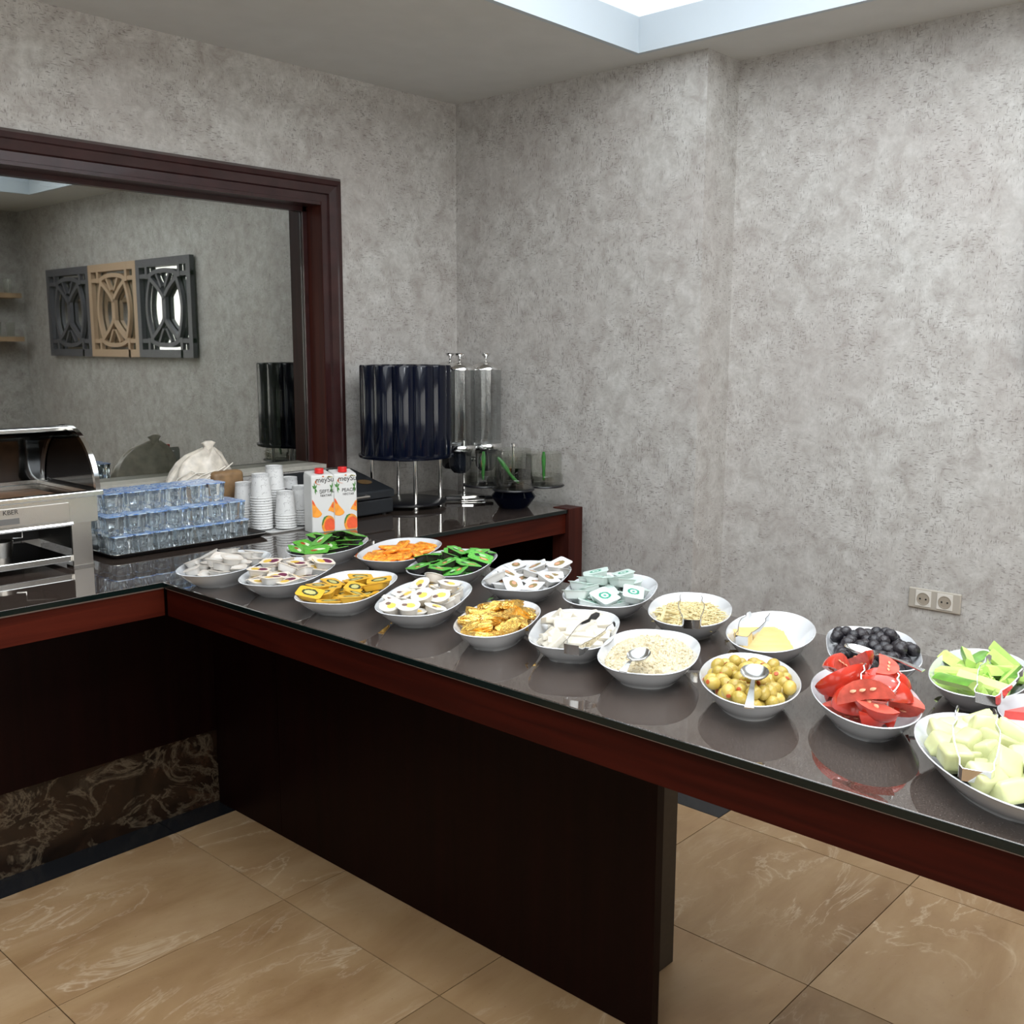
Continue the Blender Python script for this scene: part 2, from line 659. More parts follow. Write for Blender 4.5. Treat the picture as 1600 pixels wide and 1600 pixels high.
# ---- walls
# left wall with the window opening
OX1 = WS(-.70, 0, 0)[0]
OX0 = -3.6
OZ0, OZ1 = WS(0, 0, 1.03)[2] - .02, WS(0, 0, 2.0)[2]
bm = bmesh.new()
TH = .30
box(bm, XL - .1, OX0, WY0, WY0 + TH, 0, H + .01)
box(bm, OX1, WXR + .3, WY0, WY0 + TH, 0, H + .01)
box(bm, OX0, OX1, WY0, WY0 + TH, 0, OZ0)
box(bm, OX0, OX1, WY0, WY0 + TH, OZ1, H + .01)
struct(obj('wall_left', bm, WALL))
# right wall: pilaster block and recessed run
bm = bmesh.new()
box(bm, WXR, WXR + .2, YB - .1, WY0, 0, H + .01)
box(bm, WX0, WXR, PY, WY0, 0, H + .01)
struct(obj('wall_right', bm, WALL))
bm = bmesh.new()
BX0, BX1 = -5.2, -.75
box(bm, XL - .1, BX0, YB - .15, YB, 0, H + .01)
box(bm, BX1, WXR + .2, YB - .15, YB, 0, H + .01)
box(bm, BX0, BX1, YB - .15, YB, 0, .8)
box(bm, BX0, BX1, YB - .15, YB, 2.3, H + .01)
struct(obj('wall_back', bm, WALL))
bm = bmesh.new()
for q in range(5):
    xx = BX0 + (BX1 - BX0) * q / 4
    box(bm, max(BX0, xx - .03), min(BX1, xx + .03), YB - .11, YB - .05, .8, 2.3)
box(bm, BX0, BX1, YB - .11, YB - .05, .8, .85)
box(bm, BX0, BX1, YB - .11, YB - .05, 2.25, 2.3)
w = struct(obj('window_4', bm, mat('window_white', (.8, .8, .78), .4)))
for q in range(4):
    xx = BX0 + (BX1 - BX0) * q / 4
    obj('pane', B(xx + .03, xx + (BX1 - BX0) / 4 - .03, YB - .085, YB - .08, .85, 2.25), MATS['clear_acrylic'], w)
# left end wall with two window openings
bm = bmesh.new()
WZ0, WZ1 = .75, 2.25
wins = ((-2.45, -1.05), (-4.3, -2.9))
box(bm, XL - .2, XL, YB - .1, -4.3, 0, H + .5)
box(bm, XL - .2, XL, -2.9, -2.45, 0, H + .5)
box(bm, XL - .2, XL, -1.05, WY0 + .1, 0, H + .5)
for a, b in wins:
    box(bm, XL - .2, XL, a, b, 0, WZ0)
    box(bm, XL - .2, XL, a, b, WZ1, H + .5)
struct(obj('wall_end', bm, WALL))
for i, (a, b) in enumerate(wins):
    bm = bmesh.new()
    for y0, y1, z0, z1 in ((a, a + .05, WZ0, WZ1), (b - .05, b, WZ0, WZ1), (a, b, WZ0, WZ0 + .05), (a, b, WZ1 - .05, WZ1), ((a + b) / 2 - .03, (a + b) / 2 + .03, WZ0, WZ1)):
        box(bm, XL - .12, XL - .05, y0, y1, z0, z1)
    w = struct(obj('window_%d' % (i + 2), bm, mat('window_white', (.8, .8, .78), .4)))
    obj('pane', B(XL - .09, XL - .085, a + .05, b - .05, WZ0 + .05, WZ1 - .05), MATS['clear_acrylic'], w)

# ---- ceiling with sunken tray
bm = bmesh.new()
ZT = H + .12
box(bm, XL - .1, WXR + .2, KY + .02, WY0 + .1, H, H + .012)
box(bm, KX + .02, WXR + .2, YB - .1, KY + .02, H, H + .012)
box(bm, XL - .1, TX0 - .02, YB - .1, KY + .02, H, H + .012)
box(bm, TX0 - .02, KX + .02, YB - .1, TY0 - .02, H, H + .012)
cl = struct(obj('ceiling', bm, CEIL))
bm = bmesh.new()                      # fascia lip round the opening
box(bm, TX0 - .02, KX + .02, KY, KY + .02, H, ZT)
box(bm, KX, KX + .02, TY0, KY, H, ZT)
box(bm, TX0 - .02, KX + .02, TY0 - .02, TY0, H, ZT)
box(bm, TX0 - .02, TX0, TY0, KY, H, ZT)
struct(obj('trim_1', bm, TRAYW))
bm = bmesh.new()                      # raised ceiling and its hidden sides
E_ = .22
box(bm, TX0 - E_, KX + E_ - .06, TY0 - E_, KY + E_, TRAYZ, TRAYZ + .02)
box(bm, TX0 - E_, KX + E_ - .06, KY + E_, KY + E_ + .02, H + .012, TRAYZ + .02)
box(bm, KX + E_ - .06, KX + E_ - .04, TY0 - E_, KY + E_, H + .012, TRAYZ + .02)
box(bm, TX0 - E_, KX + E_, TY0 - E_ - .02, TY0 - E_, H + .012, TRAYZ + .02)
box(bm, TX0 - E_ - .02, TX0 - E_, TY0 - E_, KY + E_, H + .012, TRAYZ + .02)
struct(obj('trim_2', bm, mat('tray_ceiling_white', (.86, .88, .90), .8)))
# LED strips lying behind the lip
cov = thing('led_strip', 'white LED strip hidden behind the lip of the ceiling recess', 'light', (KX, KY, H + .02))
for nm, b in (('strip', (TX0 - KX, 0, .06, .10, .03, .05)), ('strip', (.06, .10, TY0 - KY, 0, .03, .05))):
    obj(nm, B(*b), LED, cov)
t = thing('backlit_ceiling_panel', 'large glowing white panel filling the ceiling recess', 'ceiling light', ((TX0 + KX) / 2, (TY0 + KY) / 2, TRAYZ))
px_, py_ = (KX - TX0 - .3) / 2, (KY - TY0 - .3) / 2
bm = bmesh.new()
for q in ((-px_, px_, -py_, -py_ + .02), (-px_, px_, py_ - .02, py_), (-px_, -px_ + .02, -py_ + .02, py_ - .02), (px_ - .02, px_, -py_ + .02, py_ - .02)):
    box(bm, *q, -.02, 0)
obj('frame', bm, WHITEP, t)
obj('diffuser', B(-px_ + .02, px_ - .02, -py_ + .02, py_ - .02, -.015, -.004), mat('soft_diffuser', (1, 1, 1), .5, emit=((.90, .955, 1.), 1.5)), t)
for lx, ly, wd in ((-.75, -2.9, 'nearest the right wall'), (-2.3, -3.2, 'in the middle of the recess')):
    t = thing('ceiling_lamp', 'small round white ceiling lamp ' + wd, 'ceiling lamp', (lx, ly, TRAYZ - .015), 0, 'round ceiling lamps')
    obj('ring', lathe(bmesh.new(), [(.13, 0), (.13, -.02), (.12, -.022), (.12, -.01)], 32), WHITEP, t, True, 40)
    obj('diffuser', lathe(bmesh.new(), [(.119, -.012), (.119, -.018)], 32), LED, t)

# ---- window 1: casing, jamb, glass, sill, with a dim room behind
CY = WS(0, -.03, 0)[1]
fx1 = WS(-.62, -.03, 0)[0]
fz1 = WS(0, -.03, 2.09)[2]
w1 = struct(bpy.data.objects.new('window_1', None))
COL.objects.link(w1)
MX, MU = MATS['mahogany_along_x'], MATS['mahogany_upright']
cw = fz1 - OZ1                         # casing width
prof = [(0, 0), (0, .012), (.012, .030), (.030, .034), (.034, .028), (.062, .022), (.066, .012), (cw, .012), (cw, 0)]   # from outer edge inward, proud of wall


def casing(kind):
    bm = bmesh.new()
    if kind == 'top':
        r0 = [(OX0 - .3, WY0 - d, fz1 - a) for a, d in prof]
        r1 = [(fx1 - a, WY0 - d, fz1 - a) for a, d in prof]
    else:
        r0 = [(fx1 - a, WY0 - d, fz1 - a) for a, d in prof]
        r1 = [(fx1 - a, WY0 - d, OZ0) for a, d in prof]
    loft(bm, [r0, r1])
    return bm


FRW = mat('window_mahogany', (.030, .010, .010), .3, var=.25, bscale=20, coat=.3)
obj('casing', casing('top'), FRW, w1)
obj('casing', casing('side'), FRW, w1)
bm = bmesh.new()
box(bm, OX1 - .012, OX1 + .002, WY0 - .01, WY0 + TH, OZ0, OZ1)
obj('jamb', bm, MATS['mahogany_upright'], w1)
obj('head', B(OX0, OX1 - .012, WY0 - .01, WY0 + TH, OZ1 - .012, OZ1 + .002), FRW, w1)
bm = bmesh.new()
box(bm, OX0, OX1 - .012, GY - .012, GY - .002, OZ1 - .03, OZ1 - .012)
box(bm, OX1 - .03, OX1 - .012, GY - .012, GY - .002, OZ0 + .02, OZ1 - .012)
obj('glazing_bead', bm, FRW, w1)
obj('glass_pane', B(OX0, OX1 - .012, GY, GY + .006, OZ0 + .012, OZ1 - .012), MATS['tinted_window_glass'], w1)
obj('sill', B(OX0, OX1 - .012, WY0 - .004, WY0 + TH, OZ0, OZ0 + .015), mat('pale_sill_stone', (.42, .40, .35), .4, var=.1), w1)
# the dim room behind the pane
bm = bmesh.new()
RB = 2.3
box(bm, -4.2, 3.2, RB, RB + .1, 0, 3)
box(bm, 3.2, 3.3, WY0 + TH, RB, 0, 3)
box(bm, -4.3, -4.2, WY0 + TH, RB, 0, 3)
box(bm, -4.2, 3.2, WY0 + TH, RB, 2.9, 3)
box(bm, -4.2, 3.2, WY0 + TH, RB, -.05, 0)
struct(obj('wall_beyond', bm, mat('beyond_wall', (.26, .23, .19), .8, var=.2, bscale=5)))
struct(obj('green_glow_panel', B(-.30, .34, RB - .02, RB, .3, 2.5), mat('green_glow_tone', (.20, .25, .18), .7, var=.3, bscale=4)))  # added panel: the green glow in the pane is put into its colour
area('back_room_fill', (.2, 1.0, 2.7), (0, 0, 0), .8, .5, 9, (.95, 1., .92))  # added lamp without a fitting, to lift the dim room a little
# triple vertical socket plate on the wall behind the glass
t = thing('socket_plate', 'tall cream triple socket plate seen through the window glass', 'socket', (.69, RB, 1.085))
obj('plate', B(-.036, .036, -.01, 0, -.12, .12, .003), SOCKW, t)
for q in (.075, 0, -.075):
    i_ = obj('insert', B(-.025, .025, -.014, -.01, q - .027, q + .027, .002), SOCK, t)
    obj('hole', lathe(bmesh.new(), [(.018, 0), (.018, .001)], 20), DARKHOLE, i_).matrix_local = Matrix.Translation((0, -.0141, q)) @ Matrix.Rotation(math.pi / 2, 4, 'X')

# ---- sockets on the right wall
pa = WS(.2051, -1.919, .697)
pb = WS(.2051, -2.0863, .703)
pyc, pw = (pa[1] + pb[1]) / 2, abs(pa[1] - pb[1])
pz = WS(0, 0, .662)[2]
t = thing('wall_socket', 'silver double socket outlet on the wallpapered wall above the olives', 'socket', (WXR, pyc, pz))
obj('plate', B(-.010, 0, -pw / 2, pw / 2, -.034, .034, .003), SOCK, t)
for sgn in (1, -1):
    i_ = obj('insert', B(-.0125, -.010, sgn * .0355 - .026, sgn * .0355 + .026, -.026, .028, .001), SOCKW, t)
    bm = bmesh.new()
    lathe(bm, [(.0215, 0), (.0215, .0012), (.0195, .0012), (.018, .0004)], 28, cs=False)
    q = obj('recess', bm, mat('socket_recess', (.30, .26, .21), .5), i_)
    q.matrix_local = Matrix.Translation((-.0126, sgn * .0355, 0)) @ Matrix.Rotation(-math.pi / 2, 4, 'Y')
    bm = bmesh.new()
    for dy in (-.0095, .0095):
        lathe(bm, [(.003, 0), (.003, .001)], 10, (0, dy, .0006))
    q = obj('pin_hole', bm, DARKHOLE, i_)
    q.matrix_local = Matrix.Translation((-.0126, sgn * .0355, 0)) @ Matrix.Rotation(-math.pi / 2, 4, 'Y')

# ---- mirror wall art on the right wall (seen in the window glass)
DZ1, DZ0 = WS(0, 0, 2.008)[2], WS(0, 0, 1.402)[2]
DYn, DYf = 2 * GY - WS(0, 2.416, 0)[1], 2 * GY - WS(0, 4.372, 0)[1]
PWD = (DYn - DYf) / 3
PH = DZ1 - DZ0


def art_panel(k, m, label):
    y0 = DYf + PWD * k
    t = thing('mirror_panel', label, 'wall art', (WXR, y0 + .001 * k, DZ0), 0, 'mirror panels on the right wall')
    obj('mirror', B(-.012, -.002, .02, PWD - .02, .02, PH - .02), mat('mirror_glass', (.8, .82, .82), .02, 1.), t)
    bm = bmesh.new()
    for q in ((0, .045, 0, PH), (PWD - .045, PWD, 0, PH), (.045, PWD - .045, 0, .05), (.045, PWD - .045, PH - .05, PH)):
        box(bm, -.045, -.014, *q)
    obj('frame', bm, m, t)
    bm = bmesh.new()

    cnt = [0]

    def st(pts, w=.027):
        cnt[0] += 1
        P = [Vector((-.0295 - .0005 * (cnt[0] % 9), a * PWD, b * PH)) for a, b in pts]
        rings = []
        for i, p in enumerate(P):
            d = (P[min(i + 1, len(P) - 1)] - P[max(i - 1, 0)]).normalized()
            n = d.cross(Vector((1, 0, 0)))
            rings.append([p + n * w / 2 + Vector((.012, 0, 0)), p - n * w / 2 + Vector((.012, 0, 0)), p - n * w / 2 - Vector((.012, 0, 0)), p + n * w / 2 - Vector((.012, 0, 0))])
        loft(bm, rings)

    for b in (.17, .83):
        st([(.0, b), (.24, b)])
        st([(.76, b), (1., b)])
    for a in (.2, .8):
        st([(a, .0), (a, .2)])
        st([(a, .8), (a, 1.)])
    for sg in (1, -1):
        st([(.5 + sg * (.22 + .10 * math.sin(math.pi * q / 14)), .16 + .68 * q / 14) for q in range(15)])
        for up in (1, -1):
            st([(.5 + sg * .25 * (q / 8) ** 1.4, .5 + up * (.09 + .22 * q / 8)) for q in range(9)])
            st([(.5 + sg * .085 * (1 - q / 5) + sg * .03, .5 + up * (.21 + .13 * (1 - q / 5))) for q in range(6)], .018)
    st([(.5, .38), (.5, .62)], .046)
    for up in (1, -1):
        st([(.5 + .27 * math.cos(math.pi * q / 12), .5 + up * (.30 + .075 * math.sin(math.pi * q / 12))) for q in range(13)])
    obj('lattice', bm, m, t)


DK = mat('slate_lacquer', (.085, .082, .095), .4)
GD = mat('champagne_lacquer', (.45, .31, .20), .4)
art_panel(0, DK, 'slate-coloured lattice mirror panel far end of the row of three')
art_panel(1, GD, 'champagne-coloured lattice mirror panel between two slate ones')
art_panel(2, DK, 'slate-coloured lattice mirror panel nearest to the counters')

# ---- bar shelves with glasses on the back wall (seen in the window glass)
for zz, nm in ((1.865, 'upper pale wooden bar shelf on the wall opposite the window'), (1.54, 'lower pale wooden bar shelf on the wall opposite the window')):
    t = thing('bar_shelf', nm, 'shelf', (-1.1, YB, zz))
    obj('board', B(.50, 1.30, 0, .22, -.035, 0), mat('pale_oak', (.40, .27, .16), .5, var=.15, bscale=12), t)
    obj('bracket', B(.80, .84, 0, .2, -.08, -.035), STEEL, t)
gp = None
for zz, rw in ((1.865, 'upper'), (1.54, 'lower')):
    for k in range(6):
        if gp is None:
            bm = bmesh.new()
            lathe(bm, [(.026, 0), (.034, .11), (.032, .11), (.024, .006)], 16, ce=True)
            gp = obj('drinking_glass', bm, MATS['clear_glass_jar'], None, True)
            o = gp
        else:
            o = gp.copy()
            COL.objects.link(o)
        o.location = (.14 - k * .10, YB + .12, zz)
        tag(o, 'clear tumbler standing on the %s bar shelf' % rw, 'glass', 'tumblers on the %s bar shelf' % rw)

# ================================================================== COUNTERS
MY = MATS['mahogany_along_y']
lc = thing('left_counter', 'dark granite-topped counter running under the window into the corner', 'counter', (0, 0, 0))
obj('granite_top', B(-3.3, -.08, -.69, WY0 - .003, ZC - .012, ZC, .0015, 1), GRAN, lc)
obj('granite_top', B(-.08, 0., -.615, WY0 - .003, ZC - .012, ZC - .0005, .0015, 1), GRAN, lc)
obj('glass_edge', B(-1.78, -3.3, -.692, -.6895, ZC - .0135, ZC - .001), GLASSEDGE, lc)
obj('glass_edge', B(-1.05, -.085, -.692, -.6895, ZC - .0135, ZC - .001), GLASSEDGE, lc)
obj('reveal_strip', B(-3.3, -1.775, -.684, -.672, ZC - .019, ZC - .012), REVEAL, lc)
obj('apron', B(-3.3, -1.775, -.682, -.660, .757, ZC - .018), MX, lc)
obj('apron', B(-1.05, -.085, -.682, -.660, .757, ZC - .012), MX, lc)
obj('end_post', B(-.083, 0, -.70, -.615, 0, ZC + .003, .002, 1), MATS['mahogany_upright'], lc)
obj('plinth', B(-3.3, -1.10, -.33, WY0 - .01, 0, .25), MATS['emperador_marble'], lc)
obj('front_panel', B(-3.3, -1.10, -.345, -.325, .25, .757), MATS['dark_panel_wood'], lc)
obj('end_panel', B(-1.12, -1.10, -.33, WY0 - .01, .25, .757), MATS['dark_panel_wood'], lc)
obj('back_panel', B(-1.10, 0, WY0 - .03, WY0 - .01, 0, .757), MATS['dark_panel_wood'], lc)
obj('back_post', B(-.083, 0, WY0 - .10, WY0 - .03, 0, ZC - .012), MATS['dark_panel_wood'], lc)
obj('end_panel', B(-.04, -.02, -.615, WY0 - .1, 0, ZC - .013), MATS['dark_panel_wood'], lc)

pc = thing('buffet_counter', 'dark granite-topped buffet counter carrying the food dishes', 'counter', (0, 0, 0))
PXF, PXB, PYE = -1.781, -1.049, -3.55
obj('granite_top', B(PXF, PXB, PYE, -.691, ZC - .012, ZC, .0015, 1), GRAN, pc)
obj('glass_edge', B(PXF - .0025, PXF, PYE, -.69, ZC - .0135, ZC - .001), GLASSEDGE, pc)
obj('reveal_strip', B(PXF + .006, PXF + .02, PYE + .01, -.69, ZC - .019, ZC - .012), REVEAL, pc)
obj('apron', B(PXF + .009, PXF + .031, PYE + .01, -.693, .757, ZC - .018), MY, pc)
obj('apron', B(PXB - .031, PXB - .009, PYE + .01, -.69, .757, ZC - .012), MY, pc)
obj('front_panel', B(-1.437, -1.412, -2.045, -.692, 0.002, .757), MATS['dark_panel_wood'], pc)
obj('side_panel', B(-1.437, -1.412, -.690, -.346, 0.002, .757), MATS['dark_panel_wood'], lc)
obj('end_panel', B(-1.412, -1.172, -1.925, -1.90, 0.002, .757), mat('dark_edge_wood', (.022, .015, .010), .4, var=.2), pc)
obj('back_panel', B(-1.195, -1.172, -1.90, -.70, 0.002, .757), MATS['dark_panel_wood'], pc)
obj('leg_panel', B(-1.6, -1.2, -3.46, -3.42, 0.002, .757), MATS['dark_panel_wood'], pc)
obj('apron', B(PXF + .031, PXB - .031, PYE + .01, PYE + .03, .757, ZC - .012), MX, pc)

# ================================================================== DISHES
DISH = {   # x, y, half length, half width, turn, squareness
    1: (-1.649, -.785, .175, .097, .527, 2.3), 2: (-1.593, -.994, .176, .100, .562, 2.6), 3: (-1.300, -.777, .180, .103, .481, 2.0),
    4: (-1.597, -1.243, .178, .097, .531, 3.0), 5: (-1.205, -.990, .179, .101, .499, 2.6), 6: (-1.225, -1.227, .183, .101, .482, 3.0),
    7: (-1.539, -1.455, .181, .096, .533, 2.6), 8: (-1.560, -1.708, .157, .082, .467, 2.3), 9: (-1.206, -1.479, .178, .100, .490, 3.0),
    10: (-1.513, -1.882, .154, .087, .524, 3.0), 11: (-1.184, -1.727, .181, .106, .460, 2.6), 12: (-1.538, -2.085, .150, .094, .464, 2.5),
    13: (-1.213, -1.968, .153, .091, .496, 2.3), 14: (-1.553, -2.308, .150, .087, .562, 2.0), 15: (-1.251, -2.187, .163, .088, .365, 2.0),
    16: (-1.225, -2.390, .150, .086, .473, 3.0), 17: (-1.501, -2.495, .156, .086, .577, 2.0), 18: (-1.240, -2.595, .155, .082, .194, 2.3),
    19: (-1.628, -2.752, .185, .105, .726, 2.0), 20: (-1.392, -2.745, .101, .071, .297, 2.0)}
DLAB = {
    1: 'white oval dish of plain white foil-topped portions beside the water tray', 2: 'white oval dish of portions with purple and yellow lids',
    3: 'white oval dish of green-topped portions in front of the juice cartons', 4: 'white oval dish of yellow honey portions',
    5: 'white oval dish of orange sachets', 6: 'white oval dish of green-topped portions between the sachets and white portions',
    7: 'white oval dish of round butter cups with yellow print', 8: 'white oval dish of gold foil wrapped pieces',
    9: 'white oval dish of white portions with brown pictures on the lids', 10: 'white oval dish of sliced white cheese',
    11: 'white oval dish of white portions with green ring logos', 12: 'white oval dish of crumbled white cheese',
    13: 'white oval dish of shredded cheese', 14: 'white oval dish of stuffed green olives', 15: 'white oval dish of yellow cheese slices',
    16: 'white oval dish of black olives', 17: 'white oval dish of tomato wedges', 18: 'white oval dish of cucumber spears',
    19: 'large white oval dish of pale melon chunks', 20: 'small white dish of watermelon at the right edge'}
RH = .047


def inner_z(s):
    if s < .58:
        return .011
    return .011 + (RH - .013) * min(1.3, ((s - .58) / .40)) ** 1.25


def snorm(k, x, y):
    _, _, a, b, _, n = DISH[k]
    return ((abs(x) / a) ** n + (abs(y) / b) ** n) ** (1 / n)


def make_dish(k):
    x, y, a, b, th, n = DISH[k]
    prof = [(.58, .0), (.60, .0), (.615, .004), (.72, .012), (.86, .028), (.965, .043), (.99, .0462), (1., RH), (.985, RH + .0012), (.965, RH - .001), (.90, .037), (.80, .026), (.70, .0165), (.60, .0115), (.40, .0105), (.15, .0105)]
    bm = bmesh.new()
    loft(bm, [sring(a, b, n, 56, z, q) for q, z in prof])
    t = obj('serving_dish', bm, PORC, None, True, 60)
    t.location = (x, y, ZC)
    t.rotation_euler = (0, 0, th)
    tag(t, DLAB[k], 'dish', 'white oval dishes on the buffet')
    return t


for k in DISH:
    make_dish(k)


class Heap:
    """drops pieces one by one into a dish and keeps a height map"""

    def __init__(self, k, smax=.86, seed=1):
        self.k = k
        self.x, self.y, self.a, self.b, self.th, self.n = DISH[k]
        self.rs = random.Random(seed + k * 31)
        self.st = .004
        self.nx, self.ny = int(self.a / self.st) + 2, int(self.b / self.st) + 2
        gx = np.arange(-self.nx, self.nx + 1) * self.st
        gy = np.arange(-self.ny, self.ny + 1) * self.st
        self.GX, self.GY = np.meshgrid(gx, gy, indexing='ij')
        s = ((np.abs(self.GX) / self.a) ** self.n + (np.abs(self.GY) / self.b) ** self.n) ** (1 / self.n)
        self.S = s
        self.hm = np.where(s < .58, .011, .011 + (RH - .013) * np.minimum(1.3, np.maximum(s - .58, 0) / .4) ** 1.25)
        self.smax = smax

    def drop(self, lx, ly, h, center=.35, tries=40, ang=None, tilt=.45, pct=82, xr=None):
        best = None
        rs = self.rs
        for _ in range(tries):
            u, v = rs.uniform(-1, 1) * self.a, rs.uniform(-1, 1) * self.b
            s = snorm(self.k, u, v)
            if s > self.smax * .84 or (xr and not xr[0] <= u / self.a <= xr[1]):
                continue
            an = rs.uniform(0, math.pi) if ang is None else ang + rs.gauss(0, .18)
            c, si = math.cos(an), math.sin(an)
            U, V = self.GX - u, self.GY - v
            P, Q = c * U + si * V, -si * U + c * V
            m = (np.abs(P) < lx / 2) & (np.abs(Q) < ly / 2)
            if m.sum() < 3 or self.S[m].max() > self.smax + .14:
                continue
            z = float(np.percentile(self.hm[m], pct))
            sc = z + center * .02 * s + rs.uniform(0, .004)
            if best is None or sc < best[0]:
                best = (sc, u, v, an, z, m, P, Q)
        if best is None:
            return None
        _, u, v, an, z, m, P, Q = best
        A = np.stack([P[m], Q[m], np.ones(m.sum())], 1)
        cf = np.linalg.lstsq(A, self.hm[m], rcond=None)[0]
        tx = max(-tilt, min(tilt, cf[0] * .8)) + rs.gauss(0, .05)
        ty = max(-tilt, min(tilt, cf[1] * .8)) + rs.gauss(0, .05)
        z0 = float(np.mean(self.hm[m])) * .45 + z * .55
        self.hm[m] = np.maximum(self.hm[m], z0 + h + tx * P[m] + ty * Q[m])
        M = (Matrix.Translation((self.x, self.y, ZC)) @ Matrix.Rotation(self.th, 4, 'Z') @ Matrix.Translation((u, v, z0 + .0008))
             @ Matrix.Rotation(an, 4, 'Z') @ Matrix.Rotation(math.atan(ty), 4, 'X') @ Matrix.Rotation(-math.atan(tx), 4, 'Y'))
        return M


def fill(k, proto, count, dims, label, cat, group, first=True, **kw):
    """drop count copies of proto into dish k; proto itself is the first one"""
    hp = Heap(k, seed=kw.pop('seed', 1), smax=kw.pop('smax', .93))
    rows = []
    for i in range(count):
        M = hp.drop(*dims, **kw)
        if M is None:
            continue
        o = proto if not rows else copy_tree(proto)
        o.matrix_world = M
        tag(o, label, cat, group)
        rows.append(o)
    return rows


def portion(name, lx, ly, h, body_m, lid_m, rnd=.006, taper=.80, flange=.003, round_=False):
    """sealed portion cup: tapered body and peel-off lid"""
    o = bpy.data.objects.new(name, None)
    o.empty_display_size = .01
    COL.objects.link(o)
    a, b = lx / 2 - flange, ly / 2 - flange
    bm = bmesh.new()
    if round_:
        f = lambda k, z: [(a * k * math.cos(2 * math.pi * i / 24), b * k * math.sin(2 * math.pi * i / 24), z) for i in range(24)]
    else:
        f = lambda k, z: [(x, y, z) for x, y in rrect(a * k, b * k, rnd * k, 3)]
    loft(bm, [f(taper - .06, 0), f(taper, .0015), f(.98, h - .003), f(1., h - .0012)])
    obj('cup', bm, body_m, o, True, 35)
    if round_:
        pts = [((lx / 2) * math.cos(2 * math.pi * i / 28), (ly / 2) * math.sin(2 * math.pi * i / 28)) for i in range(28)]
        pts[3] = (pts[3][0] * 1.14, pts[3][1] * 1.14)
    else:
        pts = rrect(lx / 2, ly / 2, rnd + .001, 3)
    obj('lid', flat(pts, h - .0012, h), lid_m, o)
    return o


WCUP = mat('white_cup_plastic', (.54, .525, .50), .35, sss=.1)
CCUP = mat('cream_cup_plastic', (.55, .50, .435), .35, sss=.1)
GCUP = mat('pale_green_white_cup', (.55, .60, .575), .3)
DCUP = mat('dark_brown_cup', (.016, .012, .011), .2)
YCUP = mat('yellow_cup_plastic', (.58, .33, .035), .3)

fill(1, portion('jam_portion', .056, .042, .019, WCUP, lid_mat('plain_silver_lid', (.56, .52, .47), [(.5, .5, .36, .3, (.63, .60, .56))], (.56, .50, .44)), .012), 33, (.052, .040, .019),
     'white foil-topped portion heaped in the dish beside the water tray', 'portion cup', 'plain white portions')
fill(2, portion('jam_portion', .056, .042, .019, WCUP, lid_mat('purple_yellow_lid', (.70, .62, .52), [(.34, .5, .24, .36, (.13, .012, .05)), (.66, .55, .2, .3, (.62, .40, .05))]), .008), 32, (.052, .040, .019),
     'white portion cup with purple and yellow fruit lid', 'portion cup', 'purple and yellow lidded portions')
gl3 = lid_mat('green_printed_lid', (.06, .29, .025), [(.42, .42, .26, .13, (.62, .72, .48)), (.62, .55, .16, .12, (.34, .05, .015))], (.14, .42, .06))
fill(3, portion('spread_portion', .068, .050, .016, DCUP, gl3, .007), 25, (.064, .046, .018),
     'green-topped dark portion in the dish before the juice cartons', 'portion cup', 'green lidded portions by the cartons', tilt=.5)
fill(4, portion('honey_portion', .062, .044, .016, YCUP, lid_mat('honey_lid', (.70, .40, .035), [(.5, .5, .33, .34, (.03, .045, .02)), (.5, .5, .24, .20, (.45, .42, .16))], (.62, .34, .03)), .007), 25, (.058, .041, .017),
     'yellow honey portion with a dark oval on its lid', 'portion cup', 'yellow honey portions')
gl6 = lid_mat('bright_green_lid', (.04, .31, .04), [(.35, .62, .20, .12, (.45, .07, .02)), (.35, .62, .13, .06, (.7, .45, .25)), (.66, .40, .13, .15, (.01, .02, .01)), (.45, .3, .15, .12, (.35, .62, .30))], (.17, .47, .08))
fill(6, portion('olive_paste_portion', .066, .050, .018, DCUP, gl6, .007), 29, (.060, .046, .020),
     'green-topped black portion in the dish beside the orange sachets', 'portion cup', 'green lidded portions by the sachets', tilt=.7)
fill(7, portion('butter_portion', .052, .052, .021, CCUP, lid_mat('butter_lid', (.54, .525, .50), [(.40, .5, .22, .2, (.72, .48, .10)), (.66, .55, .13, .12, (.16, .10, .08))], (.70, .66, .58)), round_=True), 31, (.046, .046, .021),
     'round butter cup with yellow print on its white lid', 'portion cup', 'round butter cups')
fill(9, portion('cheese_portion', .060, .046, .018, WCUP, lid_mat('brown_picture_lid', (.53, .53, .54), [(.5, .5, .30, .22, (.22, .16, .06)), (.58, .45, .14, .12, (.52, .27, .17))], (.68, .68, .68)), .006), 31, (.056, .043, .019),
     'white portion cup with a brown picture on the lid', 'portion cup', 'brown picture lidded portions')
fill(11, portion('cream_cheese_portion', .064, .048, .020, GCUP, lid_mat('green_ring_lid', (.50, .57, .54), [(.5, .5, .24, .30, (.02, .24, .15)), (.5, .5, .15, .18, (.60, .72, .66)), (.5, .5, .07, .08, (.03, .28, .2))], (.52, .63, .58)), .006), 29, (.060, .045, .020),
     'white portion cup with a green ring logo on the lid', 'portion cup', 'green ring portions')

# orange sachets
bm = bmesh.new()
loft(bm, [[(x, y, z) for x, y in rrect(.034 * k, .017 * k, .004, 2)] for k, z in ((.92, 0.), (1., .003), (1., .0045), (.90, .0085))])
sp = obj('sachet', bm, MATS['orange_sachet_print'], None, True, 50)
fill(5, sp, 44, (.064, .030, .0095), 'orange sachet with red print heaped in a white dish', 'sachet', 'orange sachets', tilt=.5)

